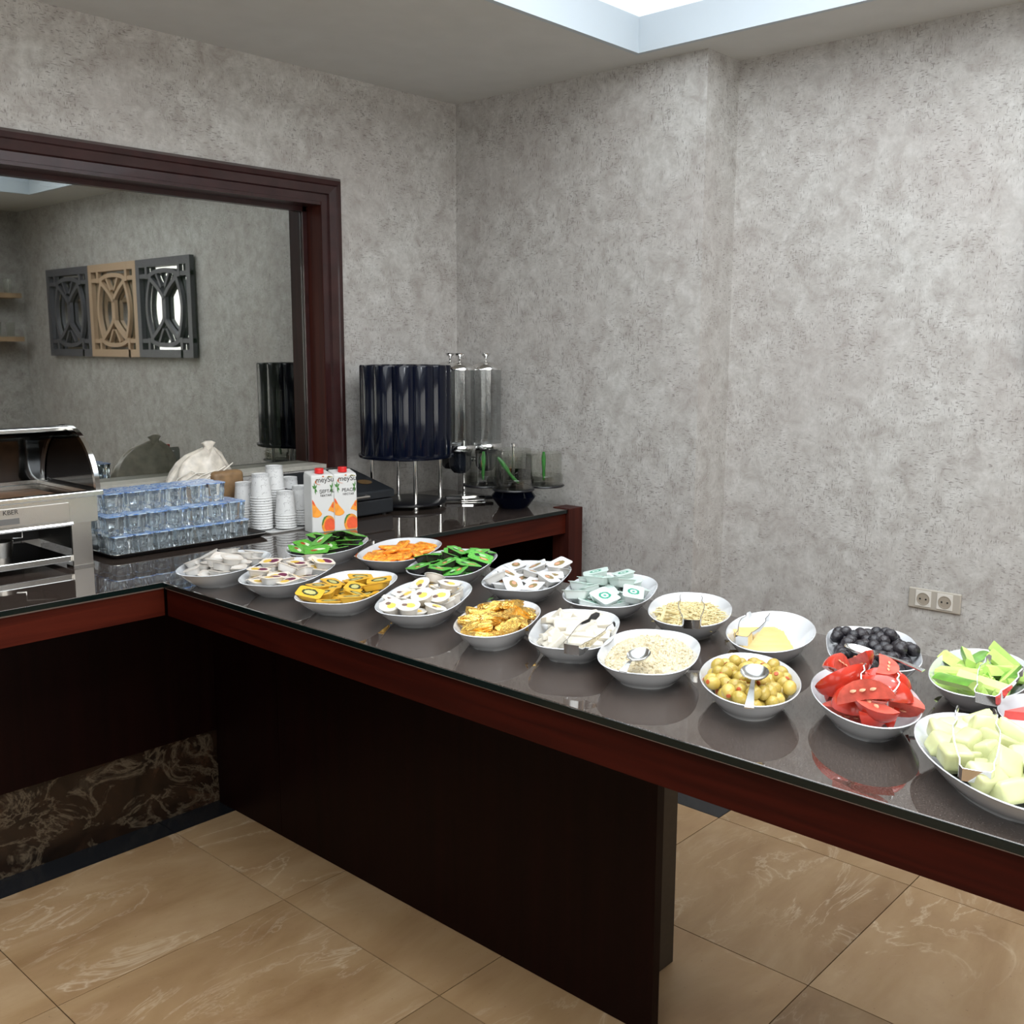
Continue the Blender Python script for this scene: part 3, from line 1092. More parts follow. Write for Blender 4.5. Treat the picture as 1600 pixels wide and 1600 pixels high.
# gold foil wrapped pieces: three different crumples
gold = []
for v in range(3):
    rr = random.Random(40 + v)
    bm = B(-.032, .032, -.014, .014, 0, .020)
    bmesh.ops.subdivide_edges(bm, edges=bm.edges, cuts=4, use_grid_fill=True)
    for q in bm.verts:
        tw = 1 - .45 * (abs(q.co.x) / .032) ** 2.
        q.co.y *= tw
        q.co.z = .010 + (q.co.z - .010) * (tw if v else 1)
        q.co += Vector((rr.uniform(-1, 1), rr.uniform(-1, 1), rr.uniform(-1, 1))) * .0017
    o = obj('foil_wrapped_piece', bm, MATS['crumpled_gold_foil'])
    gold.append(o)
hp = Heap(8, seed=5)
used = [False] * 3
for i in range(32):
    M = hp.drop(.056, .026, .019, tilt=.8)
    if M is None:
        continue
    o = gold[i % 3] if not used[i % 3] else gold[i % 3].copy()
    if used[i % 3]:
        COL.objects.link(o)
    used[i % 3] = True
    o.matrix_world = M
    tag(o, 'gold foil wrapped piece heaped in a white dish', 'wrapped sweet', 'gold foil wrapped pieces')

# sliced white cheese
CHW = mat('white_cheese', (.57, .525, .44), .45, sss=.1, var=.06, bscale=90, bump=.2)
bm = B(-.045, .045, -.022, .022, 0, .013, .002, 2)
for q in bm.verts:
    q.co.z += .0012 * math.sin(q.co.x * 120) + .001 * math.sin(q.co.y * 170 + 1)
cs = obj('cheese_slab', bm, CHW, None, True, 50)
n_ = 0
th10 = DISH[10][4]
for i, (u, v, an, z, ty) in enumerate([(-.066, .0, -1.4, .032, .12), (-.06, -.02, -1.35, .030, .1), (-.035, .02, -1.2, .036, -.25), (-.03, -.03, -1.5, .040, .2), (.0, .0, -1.35, .046, .15),
                                       (.03, -.025, -1.25, .046, .25), (.035, .03, -1.1, .044, -.3), (.065, .0, -1.35, .046, .2), (.080, .015, -1.2, .040, -.3), (.075, -.02, -.5, .044, .4),
                                       (-.02, .04, -.3, .034, -.7), (.0, -.045, .3, .030, .6), (.06, -.045, -.1, .034, .8), (.06, .045, .2, .036, -.8), (-.06, .035, .5, .034, -.7)]):
    o = cs if i == 0 else cs.copy()
    if i:
        COL.objects.link(o)
    o.matrix_world = (Matrix.Translation((DISH[10][0], DISH[10][1], ZC)) @ Matrix.Rotation(th10, 4, 'Z') @ Matrix.Translation((u, v, z))
                      @ Matrix.Rotation(an, 4, 'Z') @ Matrix.Rotation(ty, 4, 'X') @ Matrix.Rotation(.1 * math.sin(i * 2.3), 4, 'Y'))
    tag(o, 'slab of white cheese laid in a white dish under tongs', 'cheese', 'white cheese slabs')


# crumbled and shredded cheese: uncountable
def heap_surface(bm, k, top, seed, kx=.80, amp=.004, m=26):
    x, y, a, b, th, n = DISH[k]
    rr = random.Random(seed)
    rings = []
    for i in range(m):
        q = kx * (1 - i / m)
        ring = []
        for p in sring(a, b, n, 64, 0, q):
            s = q
            z = max(inner_z(s) - .002, 0.) if i == 0 else inner_z(kx) + top * (1 - (s / kx) ** 2.2)
            j = 0 if i == 0 else rr.uniform(-amp, amp)
            ring.append((p[0], p[1], z + j))
        rings.append(ring)
    loft(bm, rings, False, True)


def crumbs(bm, k, top, count, rad, seed, kx=.78):
    x, y, a, b, th, n = DISH[k]
    rr = random.Random(seed)
    for _ in range(count):
        u, v = rr.uniform(-1, 1) * a, rr.uniform(-1, 1) * b
        s = snorm(k, u, v)
        if s > kx:
            continue
        z = inner_z(kx) + top * (1 - (s / kx) ** 2.2)
        r = rr.uniform(*rad) * (1.6 if rr.random() < .06 else 1)
        q = bmesh.ops.create_icosphere(bm, subdivisions=1, radius=r)
        R = Euler((rr.uniform(0, 6), rr.uniform(0, 6), rr.uniform(0, 6))).to_matrix()
        sc = Vector((rr.uniform(.7, 1.5), rr.uniform(.7, 1.2), rr.uniform(.6, 1.)))
        for w in q['verts']:
            w.co = R @ Vector((w.co.x * sc.x, w.co.y * sc.y, w.co.z * sc.z)) * rr.uniform(.85, 1.15) + Vector((u, v, z + r * .4))


CRM = mat('crumbled_cheese', (.56, .485, .335), .6, sss=.2, var=.07, bscale=120)
bm = bmesh.new()
heap_surface(bm, 12, .026, 3, .86)
crumbs(bm, 12, .026, 2600, (.0018, .0048), 4, .84)
crumbs(bm, 12, .030, 40, (.007, .011), 14, .70)
o = obj('crumbled_cheese', bm, CRM)
o.location, o.rotation_euler = (*DISH[12][:2], ZC), (0, 0, DISH[12][4])
tag(o, 'heap of crumbled white cheese under a spoon in its dish', 'cheese', kind='stuff')
SHR = mat('shredded_cheese', (.60, .50, .27), .5, sss=.2, var=.08, bscale=60)
bm = bmesh.new()
heap_surface(bm, 13, .016, 6)
rr = random.Random(9)
for _ in range(520):
    u, v = rr.uniform(-1, 1) * DISH[13][2], rr.uniform(-1, 1) * DISH[13][3]
    s = snorm(13, u, v)
    if s > .76:
        continue
    z = inner_z(.78) + .016 * (1 - (s / .78) ** 2.2) + .001
    an, L = rr.uniform(0, 6.28), rr.uniform(.018, .05)
    d = Vector((math.cos(an), math.sin(an), 0))
    cvt = Vector((-d.y, d.x, 0)) * rr.uniform(-.3, .3) * L
    P = [Vector((u, v, z)) + d * L * (q - .5) + cvt * (1 - (2 * q - 1) ** 2) + Vector((0, 0, rr.uniform(0, .006))) for q in (0, .33, .66, 1)]
    tube(bm, P, rr.uniform(.0011, .002), 5)
for P in ([(-.10, .055, .04), (-.075, .05, .058), (-.05, .035, .048), (-.03, .02, .04)],):
    tube(bm, [Vector(p) for p in P], .004, 7)
crumbs(bm, 13, .016, 14, (.006, .009), 15, .66)
o = obj('shredded_cheese', bm, SHR, None, True)
o.location, o.rotation_euler = (*DISH[13][:2], ZC), (0, 0, DISH[13][4])
tag(o, 'tangle of pale yellow shredded cheese under tongs in its dish', 'cheese', kind='stuff')

# olives
bm = bmesh.new()
bmesh.ops.create_uvsphere(bm, u_segments=16, v_segments=10, radius=.0118)
for q in bm.verts:
    q.co.x *= 1.22
    q.co.z += .0118
og = obj('green_olive', bm, MATS['green_olive_skin'], None, True)
bm = lathe(bmesh.new(), [(.0042, 0), (.0036, .0008), (.001, .0012)], 12)
st = obj('pimento', bm, mat('pimento_red', (.42, .08, .02), .35), og)
st.matrix_local = Matrix.Translation((.0140, 0, .0118)) @ Matrix.Rotation(math.pi / 2, 4, 'Y')
olv = fill(14, og, 92, (.023, .021, .020), 'stuffed green olive heaped in the dish with a spoon', 'olive', 'stuffed green olives', tilt=1.2, pct=70, center=.9, smax=.9)
for i, o in enumerate(olv):
    o.matrix_world = o.matrix_world @ Matrix.Translation((0, 0, .0118)) @ Euler((0, (i * .7) % 1.4 - .7, 0)).to_matrix().to_4x4() @ Matrix.Translation((0, 0, -.0118))
bm = bmesh.new()
bmesh.ops.create_uvsphere(bm, u_segments=14, v_segments=9, radius=.0125)
rr = random.Random(2)
for q in bm.verts:
    q.co *= 1 + rr.uniform(-.05, .05)
    q.co.x *= 1.12
    q.co.z += .0125
ob = obj('black_olive', bm, MATS['black_olive_skin'], None, True)
fill(16, ob, 96, (.024, .022, .021), 'wrinkled black olive heaped in the dish below the sockets', 'olive', 'black olives', tilt=1.2, pct=70, center=.6, smax=1.0)

# sliced yellow cheese
CHY = mat('yellow_cheese', (.56, .40, .15), .4, sss=.1, var=.05, bscale=40)
cy = obj('cheese_stick', B(-.05, .05, -.010, .010, 0, .016, .002, 2), CHY, None, True, 40)
for i in range(7):
    o = cy if i == 0 else cy.copy()
    if i:
        COL.objects.link(o)
    o.matrix_world = (Matrix.Translation((DISH[15][0] - .075 + .0225 * i * .74 + .012, DISH[15][1] + .03 + .0225 * i * .67 - .068 + .01, ZC + .0165 + .0035 * (3 - abs(i - 3))))
                      @ Matrix.Rotation(-.72 + .03 * math.sin(i * 4), 4, 'Z') @ Matrix.Rotation(.55, 4, 'X'))
    tag(o, 'stick of yellow cheese in a row beside tongs', 'cheese', 'yellow cheese sticks')

# tomato wedges
SKIN = mat('tomato_skin', (.50, .035, .018), .18, coat=.3, var=.15, bscale=30)
FLESH = mat('tomato_flesh', (.58, .10, .07), .28, sss=.2, var=.3, bscale=55)
SEED = mat('tomato_core', (.72, .34, .20), .4)


def wedge(R, ang):
    o = bpy.data.objects.new('tomato_wedge', None)
    o.empty_display_size = .01
    COL.objects.link(o)
    N, K = 10, 6
    bm = bmesh.new()
    rows = []
    for i in range(K + 1):
        al = -ang / 2 + ang * i / K
        rows.append([(1.25 * R * math.cos(math.pi * (j / N)) , R * math.sin(math.pi * j / N) * math.sin(al), R * .95 - R * math.sin(math.pi * j / N) * math.cos(al)) for j in range(N + 1)])
    vr = [[bm.verts.new(p) for p in r] for r in rows]
    for a, b in zip(vr, vr[1:]):
        for j in range(N):
            try:
                bm.faces.new((a[j], a[j + 1], b[j + 1], b[j]))
            except ValueError:
                pass
    bmesh.ops.remove_doubles(bm, verts=bm.verts, dist=1e-5)
    obj('skin', bm, SKIN, o, True, 60)
    bm = bmesh.new()
    for r, sg in ((rows[0], 1), (rows[-1], -1)):
        cen = bm.verts.new((0, 0, R * .95 - R * .12))
        vs = [bm.verts.new(p) for p in r]
        for j in range(N):
            bm.faces.new((cen, vs[j], vs[j + 1]))
    obj('flesh', bm, FLESH, o)
    bm = bmesh.new()
    for sg in (-1, 1):
        al = sg * ang / 2
        for xx in (-.4, .05, .45):
            d = R * .52
            bmesh.ops.create_icosphere(bm, subdivisions=1, radius=R * .10, matrix=Matrix.Translation((xx * R, d * math.sin(al), R * .95 - d * math.cos(al))) @ Matrix.Diagonal((1.6, .5, .9, 1)))
    obj('core', bm, SEED, o, True)
    return o


tw = wedge(.036, 1.25)
for i, o in enumerate(fill(17, tw, 20, (.070, .040, .024), 'ripe red tomato wedge heaped in a white dish', 'tomato', 'tomato wedges', tilt=.6, seed=3, smax=.84)):
    o.matrix_world = o.matrix_world @ Matrix.Translation((0, 0, .019)) @ Euler(((2.5, -1.2, 1.3, 3.4, -2.2, .9, 2.9)[i % 7], (0, .15, -.15)[i % 3], 0)).to_matrix().to_4x4() @ Matrix.Translation((0, 0, -.018))

# cucumber spears
CSK = mat('cucumber_skin', (.12, .30, .035), .3, var=.35, bscale=25)
CFL = mat('cucumber_flesh', (.46, .64, .17), .3, sss=.3, var=.12, bscale=35)


def spear(L, R):
    o = bpy.data.objects.new('cucumber_spear', None)
    o.empty_display_size = .01
    COL.objects.link(o)
    n = 7
    arc = [(R * math.sin(-.8 + 1.6 * i / n), R * math.cos(-.8 + 1.6 * i / n) - R * .25) for i in range(n + 1)]
    bm = bmesh.new()
    vr = [[bm.verts.new((x, a, b)) for a, b in arc] for x in (-L / 2, L / 2)]
    for i in range(n):
        bm.faces.new((vr[0][i], vr[0][i + 1], vr[1][i + 1], vr[1][i]))
    obj('skin', bm, CSK, o, True)
    bm = bmesh.new()
    ring = [(a * .995, b * .995) for a, b in arc] + [(.003, -R * .05), (-.003, -R * .05)]
    loft(bm, [[(x, a, b) for a, b in ring] for x in (-L / 2, L / 2)])
    obj('flesh', bm, CFL, o)
    return o


cu = spear(.085, .023)
fl18 = fill(18, cu, 24, (.080, .024, .017), 'pale green cucumber spear heaped in a white dish', 'cucumber', 'cucumber spears', tilt=.6, seed=8, xr=(-1, .72))
for i, o in enumerate(fl18):
    o.matrix_world = o.matrix_world @ Matrix.Translation((0, 0, .013)) @ Euler(((0, 2.2, -1.9, 3.0, 1.2)[i % 5], 0, 0)).to_matrix().to_4x4()

# melon chunks
MEL = mat('melon_flesh', (.53, .55, .29), .3, sss=.35, var=.10, bscale=22)
mel = []
for v in range(3):
    rr = random.Random(70 + v)
    bm = B(-.027, .027, -.020, .020, 0, .030, .007, 3)
    for q in bm.verts:
        q.co.y *= 1 - .35 * (q.co.z / .03) * (v % 2)
        q.co.z += .007 + .25 * q.co.x * (v - 1) + rr.uniform(-.0008, .0008)
    mel.append(obj('melon_chunk', bm, MEL, None, True, 60))
hp = Heap(19, seed=4)
used = [False] * 3
for i in range(27):
    M = hp.drop(.046, .036, .026, tilt=.6)
    if M is None:
        continue
    o = mel[i % 3] if not used[i % 3] else mel[i % 3].copy()
    if used[i % 3]:
        COL.objects.link(o)
    used[i % 3] = True
    o.matrix_world = M
    tag(o, 'pale melon chunk heaped in the large white dish', 'melon', 'melon chunks')

# watermelon slices
WF = mat('watermelon_flesh', (.66, .085, .075), .3, sss=.2, var=.12, bscale=60)
WR = mat('watermelon_rind', (.10, .24, .06), .4)


def melon_slice(loc, rz, tl, lab):
    t = thing('watermelon_slice', lab, 'watermelon', loc, rz)
    t.rotation_euler = (tl, 0, rz)
    obj('flesh', flat([(0, 0), (.115, -.035), (.122, 0), (.115, .035)], 0, .014), WF, t)
    obj('rind', flat([(.1155, -.035), (.120, -.038), (.128, 0), (.120, .038), (.1155, .035), (.1222, 0)], 0, .014), WR, t)
    for a, b in ((.05, .008), (.07, -.01), (.085, .014), (.095, -.018)):
        s_ = obj('seed', lathe(bmesh.new(), [(.0028, 0), (.0026, .0008), (.0008, .0014)], 8), DARKHOLE, t)
        s_.location = (a, b, .014)


melon_slice((-1.455, -2.700, ZC + .045), -.75, .10, 'red watermelon slice lying on top in the small dish')
melon_slice((-1.437, -2.727, ZC + .020), -.30, 0, 'red watermelon slice lying beneath another in the small dish')


# ================================================================== TONGS AND SPOONS
def tongs(label, b, t1, t2, hw=.019):
    b, t1, t2 = Vector(b), Vector(t1), Vector(t2)
    t = thing('serving_tongs', label, 'tongs', b, 0, 'steel serving tongs')
    d = ((t1 + t2) / 2 - b).normalized()
    s = d.cross(Vector((0, 0, 1))).normalized()
    if s.dot(t1 - t2) < 0:
        s = -s
    up = s.cross(d).normalized()
    if up.z < 0:
        up = -up
    z = Vector((0, 0, 0))
    bm = bmesh.new()
    ribbon(bm, [s * hw + d * .022, s * hw + d * .006, s * hw * .82 - d * .001, z - d * .002, -s * hw * .82 - d * .001, -s * hw + d * .006, -s * hw + d * .022], .020, .0014, up)
    obj('spring_bend', bm, CHROME, t, True, 50)
    for sg, tp in ((1, t1), (-1, t2)):
        v = tp - b
        p0 = s * sg * hw + d * .020
        pts = [p0 + (v - p0) * q + s * sg * (.008 * math.sin(math.pi * q)) + up * (.007 * math.sin(math.pi * q)) for q in (0, .12, .25, .4, .55, .68, .8, .92, 1.)]
        pts[5] -= s * sg * .004
        bm = bmesh.new()
        ribbon(bm, pts, [.019, .013, .008, .0065, .006, .007, .014, .016, .006], .0016, up)
        obj('arm', bm, CHROME, t, True, 50)


tongs('steel tongs lying over the sliced white cheese', (-1.655, -1.988, .905), (-1.475, -1.915, .925), (-1.515, -1.985, .925))
tongs('steel tongs lying on the shredded cheese', (-1.352, -2.060, .907), (-1.240, -1.962, .928), (-1.222, -1.998, .928))
tongs('steel tongs lying beside the yellow cheese sticks', (-1.365, -2.184, .900), (-1.262, -2.146, .926), (-1.245, -2.18, .926), .014)
tongs('steel tongs lying over the tomato wedges', (-1.592, -2.552, .918), (-1.511, -2.499, .950), (-1.529, -2.557, .950))
tongs('steel tongs lying over the cucumber spears', (-1.417, -2.660, .908), (-1.300, -2.629, .945), (-1.334, -2.690, .945))
tongs('steel tongs lying over the melon chunks', (-1.752, -2.755, .912), (-1.618, -2.683, .953), (-1.598, -2.725, .953), .021)


def spoon(label, c, e, L=.030, Wd=.022):
    c, e = Vector(c), Vector(e)
    t = thing('serving_spoon', label, 'spoon', c, 0, 'steel serving spoons')
    d = (e - c)
    ln = d.length
    d.normalize()
    s = d.cross(Vector((0, 0, 1))).normalized()
    up = s.cross(d).normalized()
    if up.z < 0:
        up = -up
    bm = bmesh.new()
    rings = []
    for k, zz in ((1., 0), (.85, -.004), (.6, -.0075), (.3, -.0095), (.05, -.010)):
        rings.append([d * (L * k * math.cos(q * .3142)) + s * (Wd * k * math.sin(q * .3142)) + up * zz for q in range(20)])
    inner = [[p + up * .0012 for p in r] for r in rings[::-1]]
    loft(bm, inner + rings)
    obj('bowl', bm, SATIN, t, True)
    bm = bmesh.new()
    ribbon(bm, [d * (L * .93), d * (L + .012) + up * .004, d * (L + (ln - L) * .5) + up * .004, d * ln], [.008, .006, .009, .015], .002, s)
    obj('handle', bm, SATIN, t, True)


spoon('steel spoon resting on the crumbled cheese', (-1.648, -2.137, .925), (-1.716, -2.152, .912), .026, .021)
spoon('steel spoon resting on the green olives', (-1.610, -2.348, .930), (-1.728, -2.405, .912), .030, .024)
spoon('steel spoon lying across the black olives', (-1.350, -2.42, .926), (-1.352, -2.535, .912), .032, .019)

# ================================================================== ON THE LEFT COUNTER
# ---- juice cartons
CART = mat('carton_white', (.62, .62, .605), .35)
CRED = mat('carton_cap_red', (.62, .02, .02), .3)
PEACHM = mat('peach_orange_print', (.80, .30, .04), .4, var=.25, bscale=30)
PEACHR = mat('peach_red_print', (.72, .10, .035), .4, var=.2, bscale=30)
LEAFM = mat('leaf_green_print', (.06, .20, .04), .4)
INKM = mat('dark_ink', (.04, .035, .035), .5)
LOGOM = mat('logo_orange_brown', (.50, .14, .05), .4)


def carton(x, y, rz, label, line1, line2):
    w, d, h = .082, .062, .205
    t = thing('juice_carton', label, 'carton', (x, y, ZC), rz)
    bm = bmesh.new()
    pts = [(-w / 2, -d / 2), (w / 2, -d / 2), (w / 2, d / 2), (-w / 2, d / 2)]
    loft(bm, [[(a, b, 0) for a, b in pts], [(a, b, h - .014) for a, b in pts], [(a * .96, (b + d / 2) * .92 - d / 2 + .004 * (b < 0), h + (.0 if b > 0 else -.010)) for a, b in pts]])
    bmesh.ops.bevel(bm, geom=[e for e in bm.edges], offset=.0018, segments=2, affect='EDGES')
    obj('box', bm, CART, t)
    c = obj('cap', lathe(bmesh.new(), [(.0155, 0), (.0155, .015), (.0145, .017)], 24), CRED, t)
    c.location = (0, -.006, h - .006)
    yf = -d / 2 - .0006

    def shape(name, pts, m, off=0.):
        bm = bmesh.new()
        loft(bm, [[(a * w / 2, yf - off, b * h) for a, b in pts], [(a * w / 2, yf - off - .0003, b * h) for a, b in pts]])
        return obj(name, bm, m, t)

    shape('peach_print', [(-.98, .56), (-.82, .52), (-.62, .44), (-.40, .385), (-.22, .345), (-.12, .31), (-.22, .275), (-.5, .255), (-.75, .26), (-.97, .275)], PEACHM)
    shape('peach_print', [(-.98, .56), (-.86, .53), (-.72, .46), (-.80, .455), (-.98, .50)], PEACHR, .0004)
    shape('peach_print', [(.98, .50), (.84, .49), (.70, .44), (.55, .40), (.42, .355), (.60, .345), (.80, .33), (.98, .31)], PEACHM)
    shape('peach_print', [(.92, .48), (.80, .455), (.72, .42), (.80, .395), (.90, .40)], PEACHR, .0004)
    cir = [(.44 + .62 * math.cos(q * math.pi / 12), .12 + .155 * math.sin(q * math.pi / 12)) for q in range(24)]
    cir = [(min(a, .98), max(b, .012)) for a, b in cir]
    shape('peach_print', cir, PEACHM)
    shape('peach_print', [(min(.98, a * .8 + .20), max(.012, b * .75 + .02)) for a, b in cir], PEACHR, .0004)
    shape('leaf_print', [(-.16, .12), (-.10, .20), (.05, .255), (.30, .275), (.42, .265), (.22, .245), (.05, .20), (-.08, .12)], LEAFM, .0006)
    for cx_, cy_, sg in ((-.72, .735, 1), (.84, .725, -1)):
        for an in (2.6, 1.7, .6, -.5, -1.2):
            if sg < 0 and an > 1.8:
                continue
            ca, sa = math.cos(an) * sg, math.sin(an)
            L, q = .26, .055
            P = [(0, 0), (.45 * L * ca - q * sa, (.45 * L * sa + q * ca) * .42), (L * ca, L * sa * .42), (.45 * L * ca + q * sa, (.45 * L * sa - q * ca) * .42)]
            shape('leaf_print', [(min(.98, cx_ + a), cy_ + b) for a, b in P], LEAFM)
    # brand swash
    sw = [(.02 - .72 * math.cos(q), .845 + .055 * math.sin(q)) for q in [(-1.2 + 2.0 * i / 10) for i in range(11)]]
    sw2 = [(.02 - .62 * math.cos(q), .845 + .050 * math.sin(q)) for q in [(-1.2 + 2.0 * i / 10) for i in range(11)]]
    shape('swash_print', sw + sw2[::-1], LOGOM)
    shape('leaf_print', [(.30, .905), (.55, .93), (.90, .915), (.88, .903), (.55, .916)], mat('leaf_olive_print', (.30, .26, .05), .4))
    shape('swash_print', [(.05 + .10 * math.cos(q * .785), .928 + .012 * math.sin(q * .785)) for q in range(8)], LOGOM)
    R = (math.pi / 2, 0, 0)
    text('meySu', .0255, INKM, t, (-.034 + .008, yf - .0004, .835 * h), R, sx=1.0)
    text(line1, .0165, INKM, t, (-.013, yf - .0004, .655 * h), R, sx=1.0)
    text(line2, .0105, INKM, t, (-.010, yf - .0004, .595 * h), R)
    return t


carton(-1.026, -.372, -.20, 'white peach juice carton beside the stacked paper cups', 'ŞEFTALİ', 'NEKTARI')
carton(-.945, -.395, -.30, 'white peach nectar carton beside the black sandwich grill', 'PEACH', 'NECTAR')

# ---- black sandwich grill with a sloping lid
t = thing('sandwich_grill', 'black box-shaped grill with a sloping lid behind the cartons', 'grill', (-.80, -.12, ZC))
obj('body', B(-.20, .195, -.15, .14, .006, .062, .006), BLACKM, t)
bm = bmesh.new()
loft(bm, [[(x, -.152, .066), (x, -.152, .088), (x, -.146, .094), (x, .10, .150), (x, .14, .150), (x, .14, .066)] for x in (-.20, .197)])
obj('lid', bm, BLACKM, t)
e = obj('emblem', lathe(bmesh.new(), [(.030, 0), (.030, .0008)], 28), mat('dull_gold_emblem', (.16, .095, .04), .4, .4), t)
e.matrix_local = Matrix.Translation((.135, -.055, .1166)) @ Matrix.Rotation(.222, 4, 'X') @ Matrix.Diagonal((1., .8, 1, 1))
for sx in (-.17, .17):
    for sy in (-.12, .11):
        obj('foot', lathe(bmesh.new(), [(.012, 0), (.012, .007)], 12, (sx, sy, 0)), BLACKP, t)
obj('handle', tube(bmesh.new(), [(-.10, -.150, .080), (-.10, -.172, .080), (.06, -.172, .080), (.06, -.150, .080)], .005), STEEL, t)

# ---- paper cup stacks on a white tray
t = thing('cup_tray', 'white rectangular tray under the stacked paper cups', 'tray', (-1.062, -.195, ZC))
bm = bmesh.new()
loft(bm, [[(x, y, z) for x, y in rrect(.125 * k, .115 * k, .02, 4)] for k, z in ((.95, 0), (1, .006), (1., .008), (.97, .007), (.93, .003))])
obj('tray_body', bm, WHITEP, t, True, 50)
bm = bmesh.new()
lathe(bm, [(.0365, .0), (.0375, .0015), (.0365, .004), (.0355, .0045), (.0285, .079), (.0290, .080), (.0285, .0815), (.0265, .0815), (.026, .079), (.0255, .079)], 28, cs=True, ce=True)
cup0 = bpy.data.objects.new('paper_cup', None)
COL.objects.link(cup0)
obj('wall', bm, PAPERCUP, cup0, True, 30)
bm = bmesh.new()
lathe(bm, [(.0296, .072), (.0292, .0816), (.0287, .0816), (.0290, .072)], 28, cs=False, ce=False)
obj('grey_band', bm, mat('cup_grey_band', (.50, .50, .50), .5, var=.25, bscale=400), cup0, True)
usedc = False
for (cx, cy, n, what) in ((-1.165, -.135, 9, 'stack behind the water cups'), (-1.150, -.215, 13, 'stack touching the water tray'), (-1.068, -.175, 15, 'tallest stack'),
                          (-.972, -.125, 9, 'stack at the back of the white tray'), (-1.085, -.262, 6, 'shortest stack at the front'), (-1.005, -.240, 7, 'stack next to the juice cartons')):
    for k in range(n):
        o = cup0 if not usedc else copy_tree(cup0)
        usedc = True
        o.location = (cx, cy, ZC + .0075 + .0088 * k)
        o.rotation_euler = (0, 0, k * 1.3 + cx * 40)
        lab = ('upside-down printed paper cup on top of the ' if k == n - 1 else 'upside-down paper cup nested in the ') + what
        tag(o, lab, 'cup', 'stacked paper cups')

# ---- sealed water cups on a black-edged steel tray
t = thing('water_tray', 'dark tray with a steel rim carrying the sealed water cups', 'tray', (-1.4725, -.225, ZC))
bm = bmesh.new()
loft(bm, [[(x, y, z) for x, y in rrect(.268 * k, .112 * k2, .02, 5)] for k, k2, z in ((.93, .85, 0), (.97, .93, .004), (1, 1, .013), (1., 1., .0145), (.985, .965, .0135), (.96, .92, .006))])
obj('tray_body', bm, BLACKP, t, True, 40)
bm = bmesh.new()
o_, i_ = rrect(.2695, .1135, .021, 5), rrect(.266, .110, .02, 5)
loft(bm, [[(x, y, .0146) for x, y in o_], [(x, y, .0160) for x, y in o_], [(x, y, .0160) for x, y in i_], [(x, y, .0146) for x, y in i_], [(x, y, .0146) for x, y in o_]], False, False)
obj('rim', bm, SATIN, t, True, 40)
wc = bpy.data.objects.new('water_cup', None)
COL.objects.link(wc)
bm = bmesh.new()
CR, CH = .0325, .060


def cupring(k, z, flute):
    out = []
    for i in range(40):
        a = 2 * math.pi * i / 40
        c, s = math.cos(a), math.sin(a)
        n = 5.
        r = CR * k / ((abs(c) ** n + abs(s) ** n) ** (1 / n)) * .985
        r *= 1 - flute * (.5 + .5 * math.cos(a * 12))
        out.append((r * c, r * s, z))
    return out


loft(bm, [cupring(.80, .0, .0), cupring(.84, .002, .03), cupring(.87, .014, .05), cupring(.83, .017, .03), cupring(.90, .022, .05), cupring(.93, .040, .05), cupring(.89, .043, .02), cupring(.95, .048, .01), cupring(.97, CH - .003, 0.)])
obj('cup', bm, WATER, wc, True, 60)
obj('foil_lid', flat([(x, y) for x, y, _ in cupring(1.02, 0, 0)], CH - .0028, CH - .0005), FOIL, wc)
usedw = False
rr = random.Random(12)
for layer, nx, ny, x0, y0, lab in ((0, 7, 3, -1.700, -.297, 'sealed water cup with blue foil lid in the bottom layer'), (1, 7, 3, -1.716, -.284, 'sealed water cup with blue foil lid in the middle layer'), (2, 6, 2, -1.690, -.235, 'sealed water cup with blue foil lid in the top layer')):
    for i in range(nx):
        for j in range(ny):
            if layer == 1 and j == 2 and i in (0,):
                continue
            o = wc if not usedw else copy_tree(wc)
            usedw = True
            o.location = (x0 + i * (.0665 if layer == 0 else .0690) + rr.uniform(-.001, .001), y0 + j * .0675 + rr.uniform(-.001, .001), ZC + .0065 + layer * .0602)
            o.rotation_euler = (0, 0, rr.uniform(-.05, .05))
            tag(o, lab, 'water cup', 'sealed water cups in a stack')

# ---- plastic bag behind the water cups
bm = bmesh.new()
rr = random.Random(21)
rings = []
for i, (z, rx, ry, dx) in enumerate(((0, .105, .045, 0), (.01, .125, .055, 0), (.06, .132, .060, 0), (.12, .135, .060, 0), (.17, .130, .055, .0), (.205, .115, .045, 0), (.235, .095, .034, .005), (.258, .072, .026, .015), (.270, .045, .020, .025), (.282, .022, .014, .035))):
    ring = []
    for k in range(48):
        a = 2 * math.pi * k / 48
        f = 1 + .035 * math.sin(a * 7 + i) + .045 * math.sin(a * 11 + i * .7) * (z > .12) + rr.uniform(-.012, .012)
        ring.append((dx + rx * f * math.cos(a), ry * f * math.sin(a), z + .008 * math.sin(a * 5 + 1) * (z > .15)))
    rings.append(ring)
loft(bm, rings)
t = thing('plastic_bag', 'crumpled plastic bag standing behind the water cups under the window', 'bag', (-1.248, -.0, ZC))
t.scale = (1, 1, .95)
BAGM = mat('cloudy_bag_plastic', (.56, .51, .44), .3, var=.25, bscale=28, bump=.5, sss=.1)
obj('bag_body', bm, BAGM, t, True, 70)
bm = bmesh.new()
for q in range(5):
    a = q * .18
    tube(bm, [(-.02 + .03 * q, -.045, .19 + .01 * q), (-.065 + .02 * q, -.05, .215 - .01 * q), (-.11 + .012 * q, -.04, .19 - .018 * q), (-.125, -.03, .155 - .012 * q)], .0022, 6)
obj('fold', bm, mat('bag_crease', (.68, .64, .57), .3), t, True)
bm = bmesh.new()
loft(bm, [sring(.024 * k, .010, 2.2, 14, z) for k, z in ((1, .275), (.7, .292), (1.2, .305), (.5, .312))])
kn = obj('knot', bm, BAGM, t, True)
kn.location = (.035, 0, 0)
bm = B(-.055, .068, -.072, -.02, .02, .205, .018, 3)
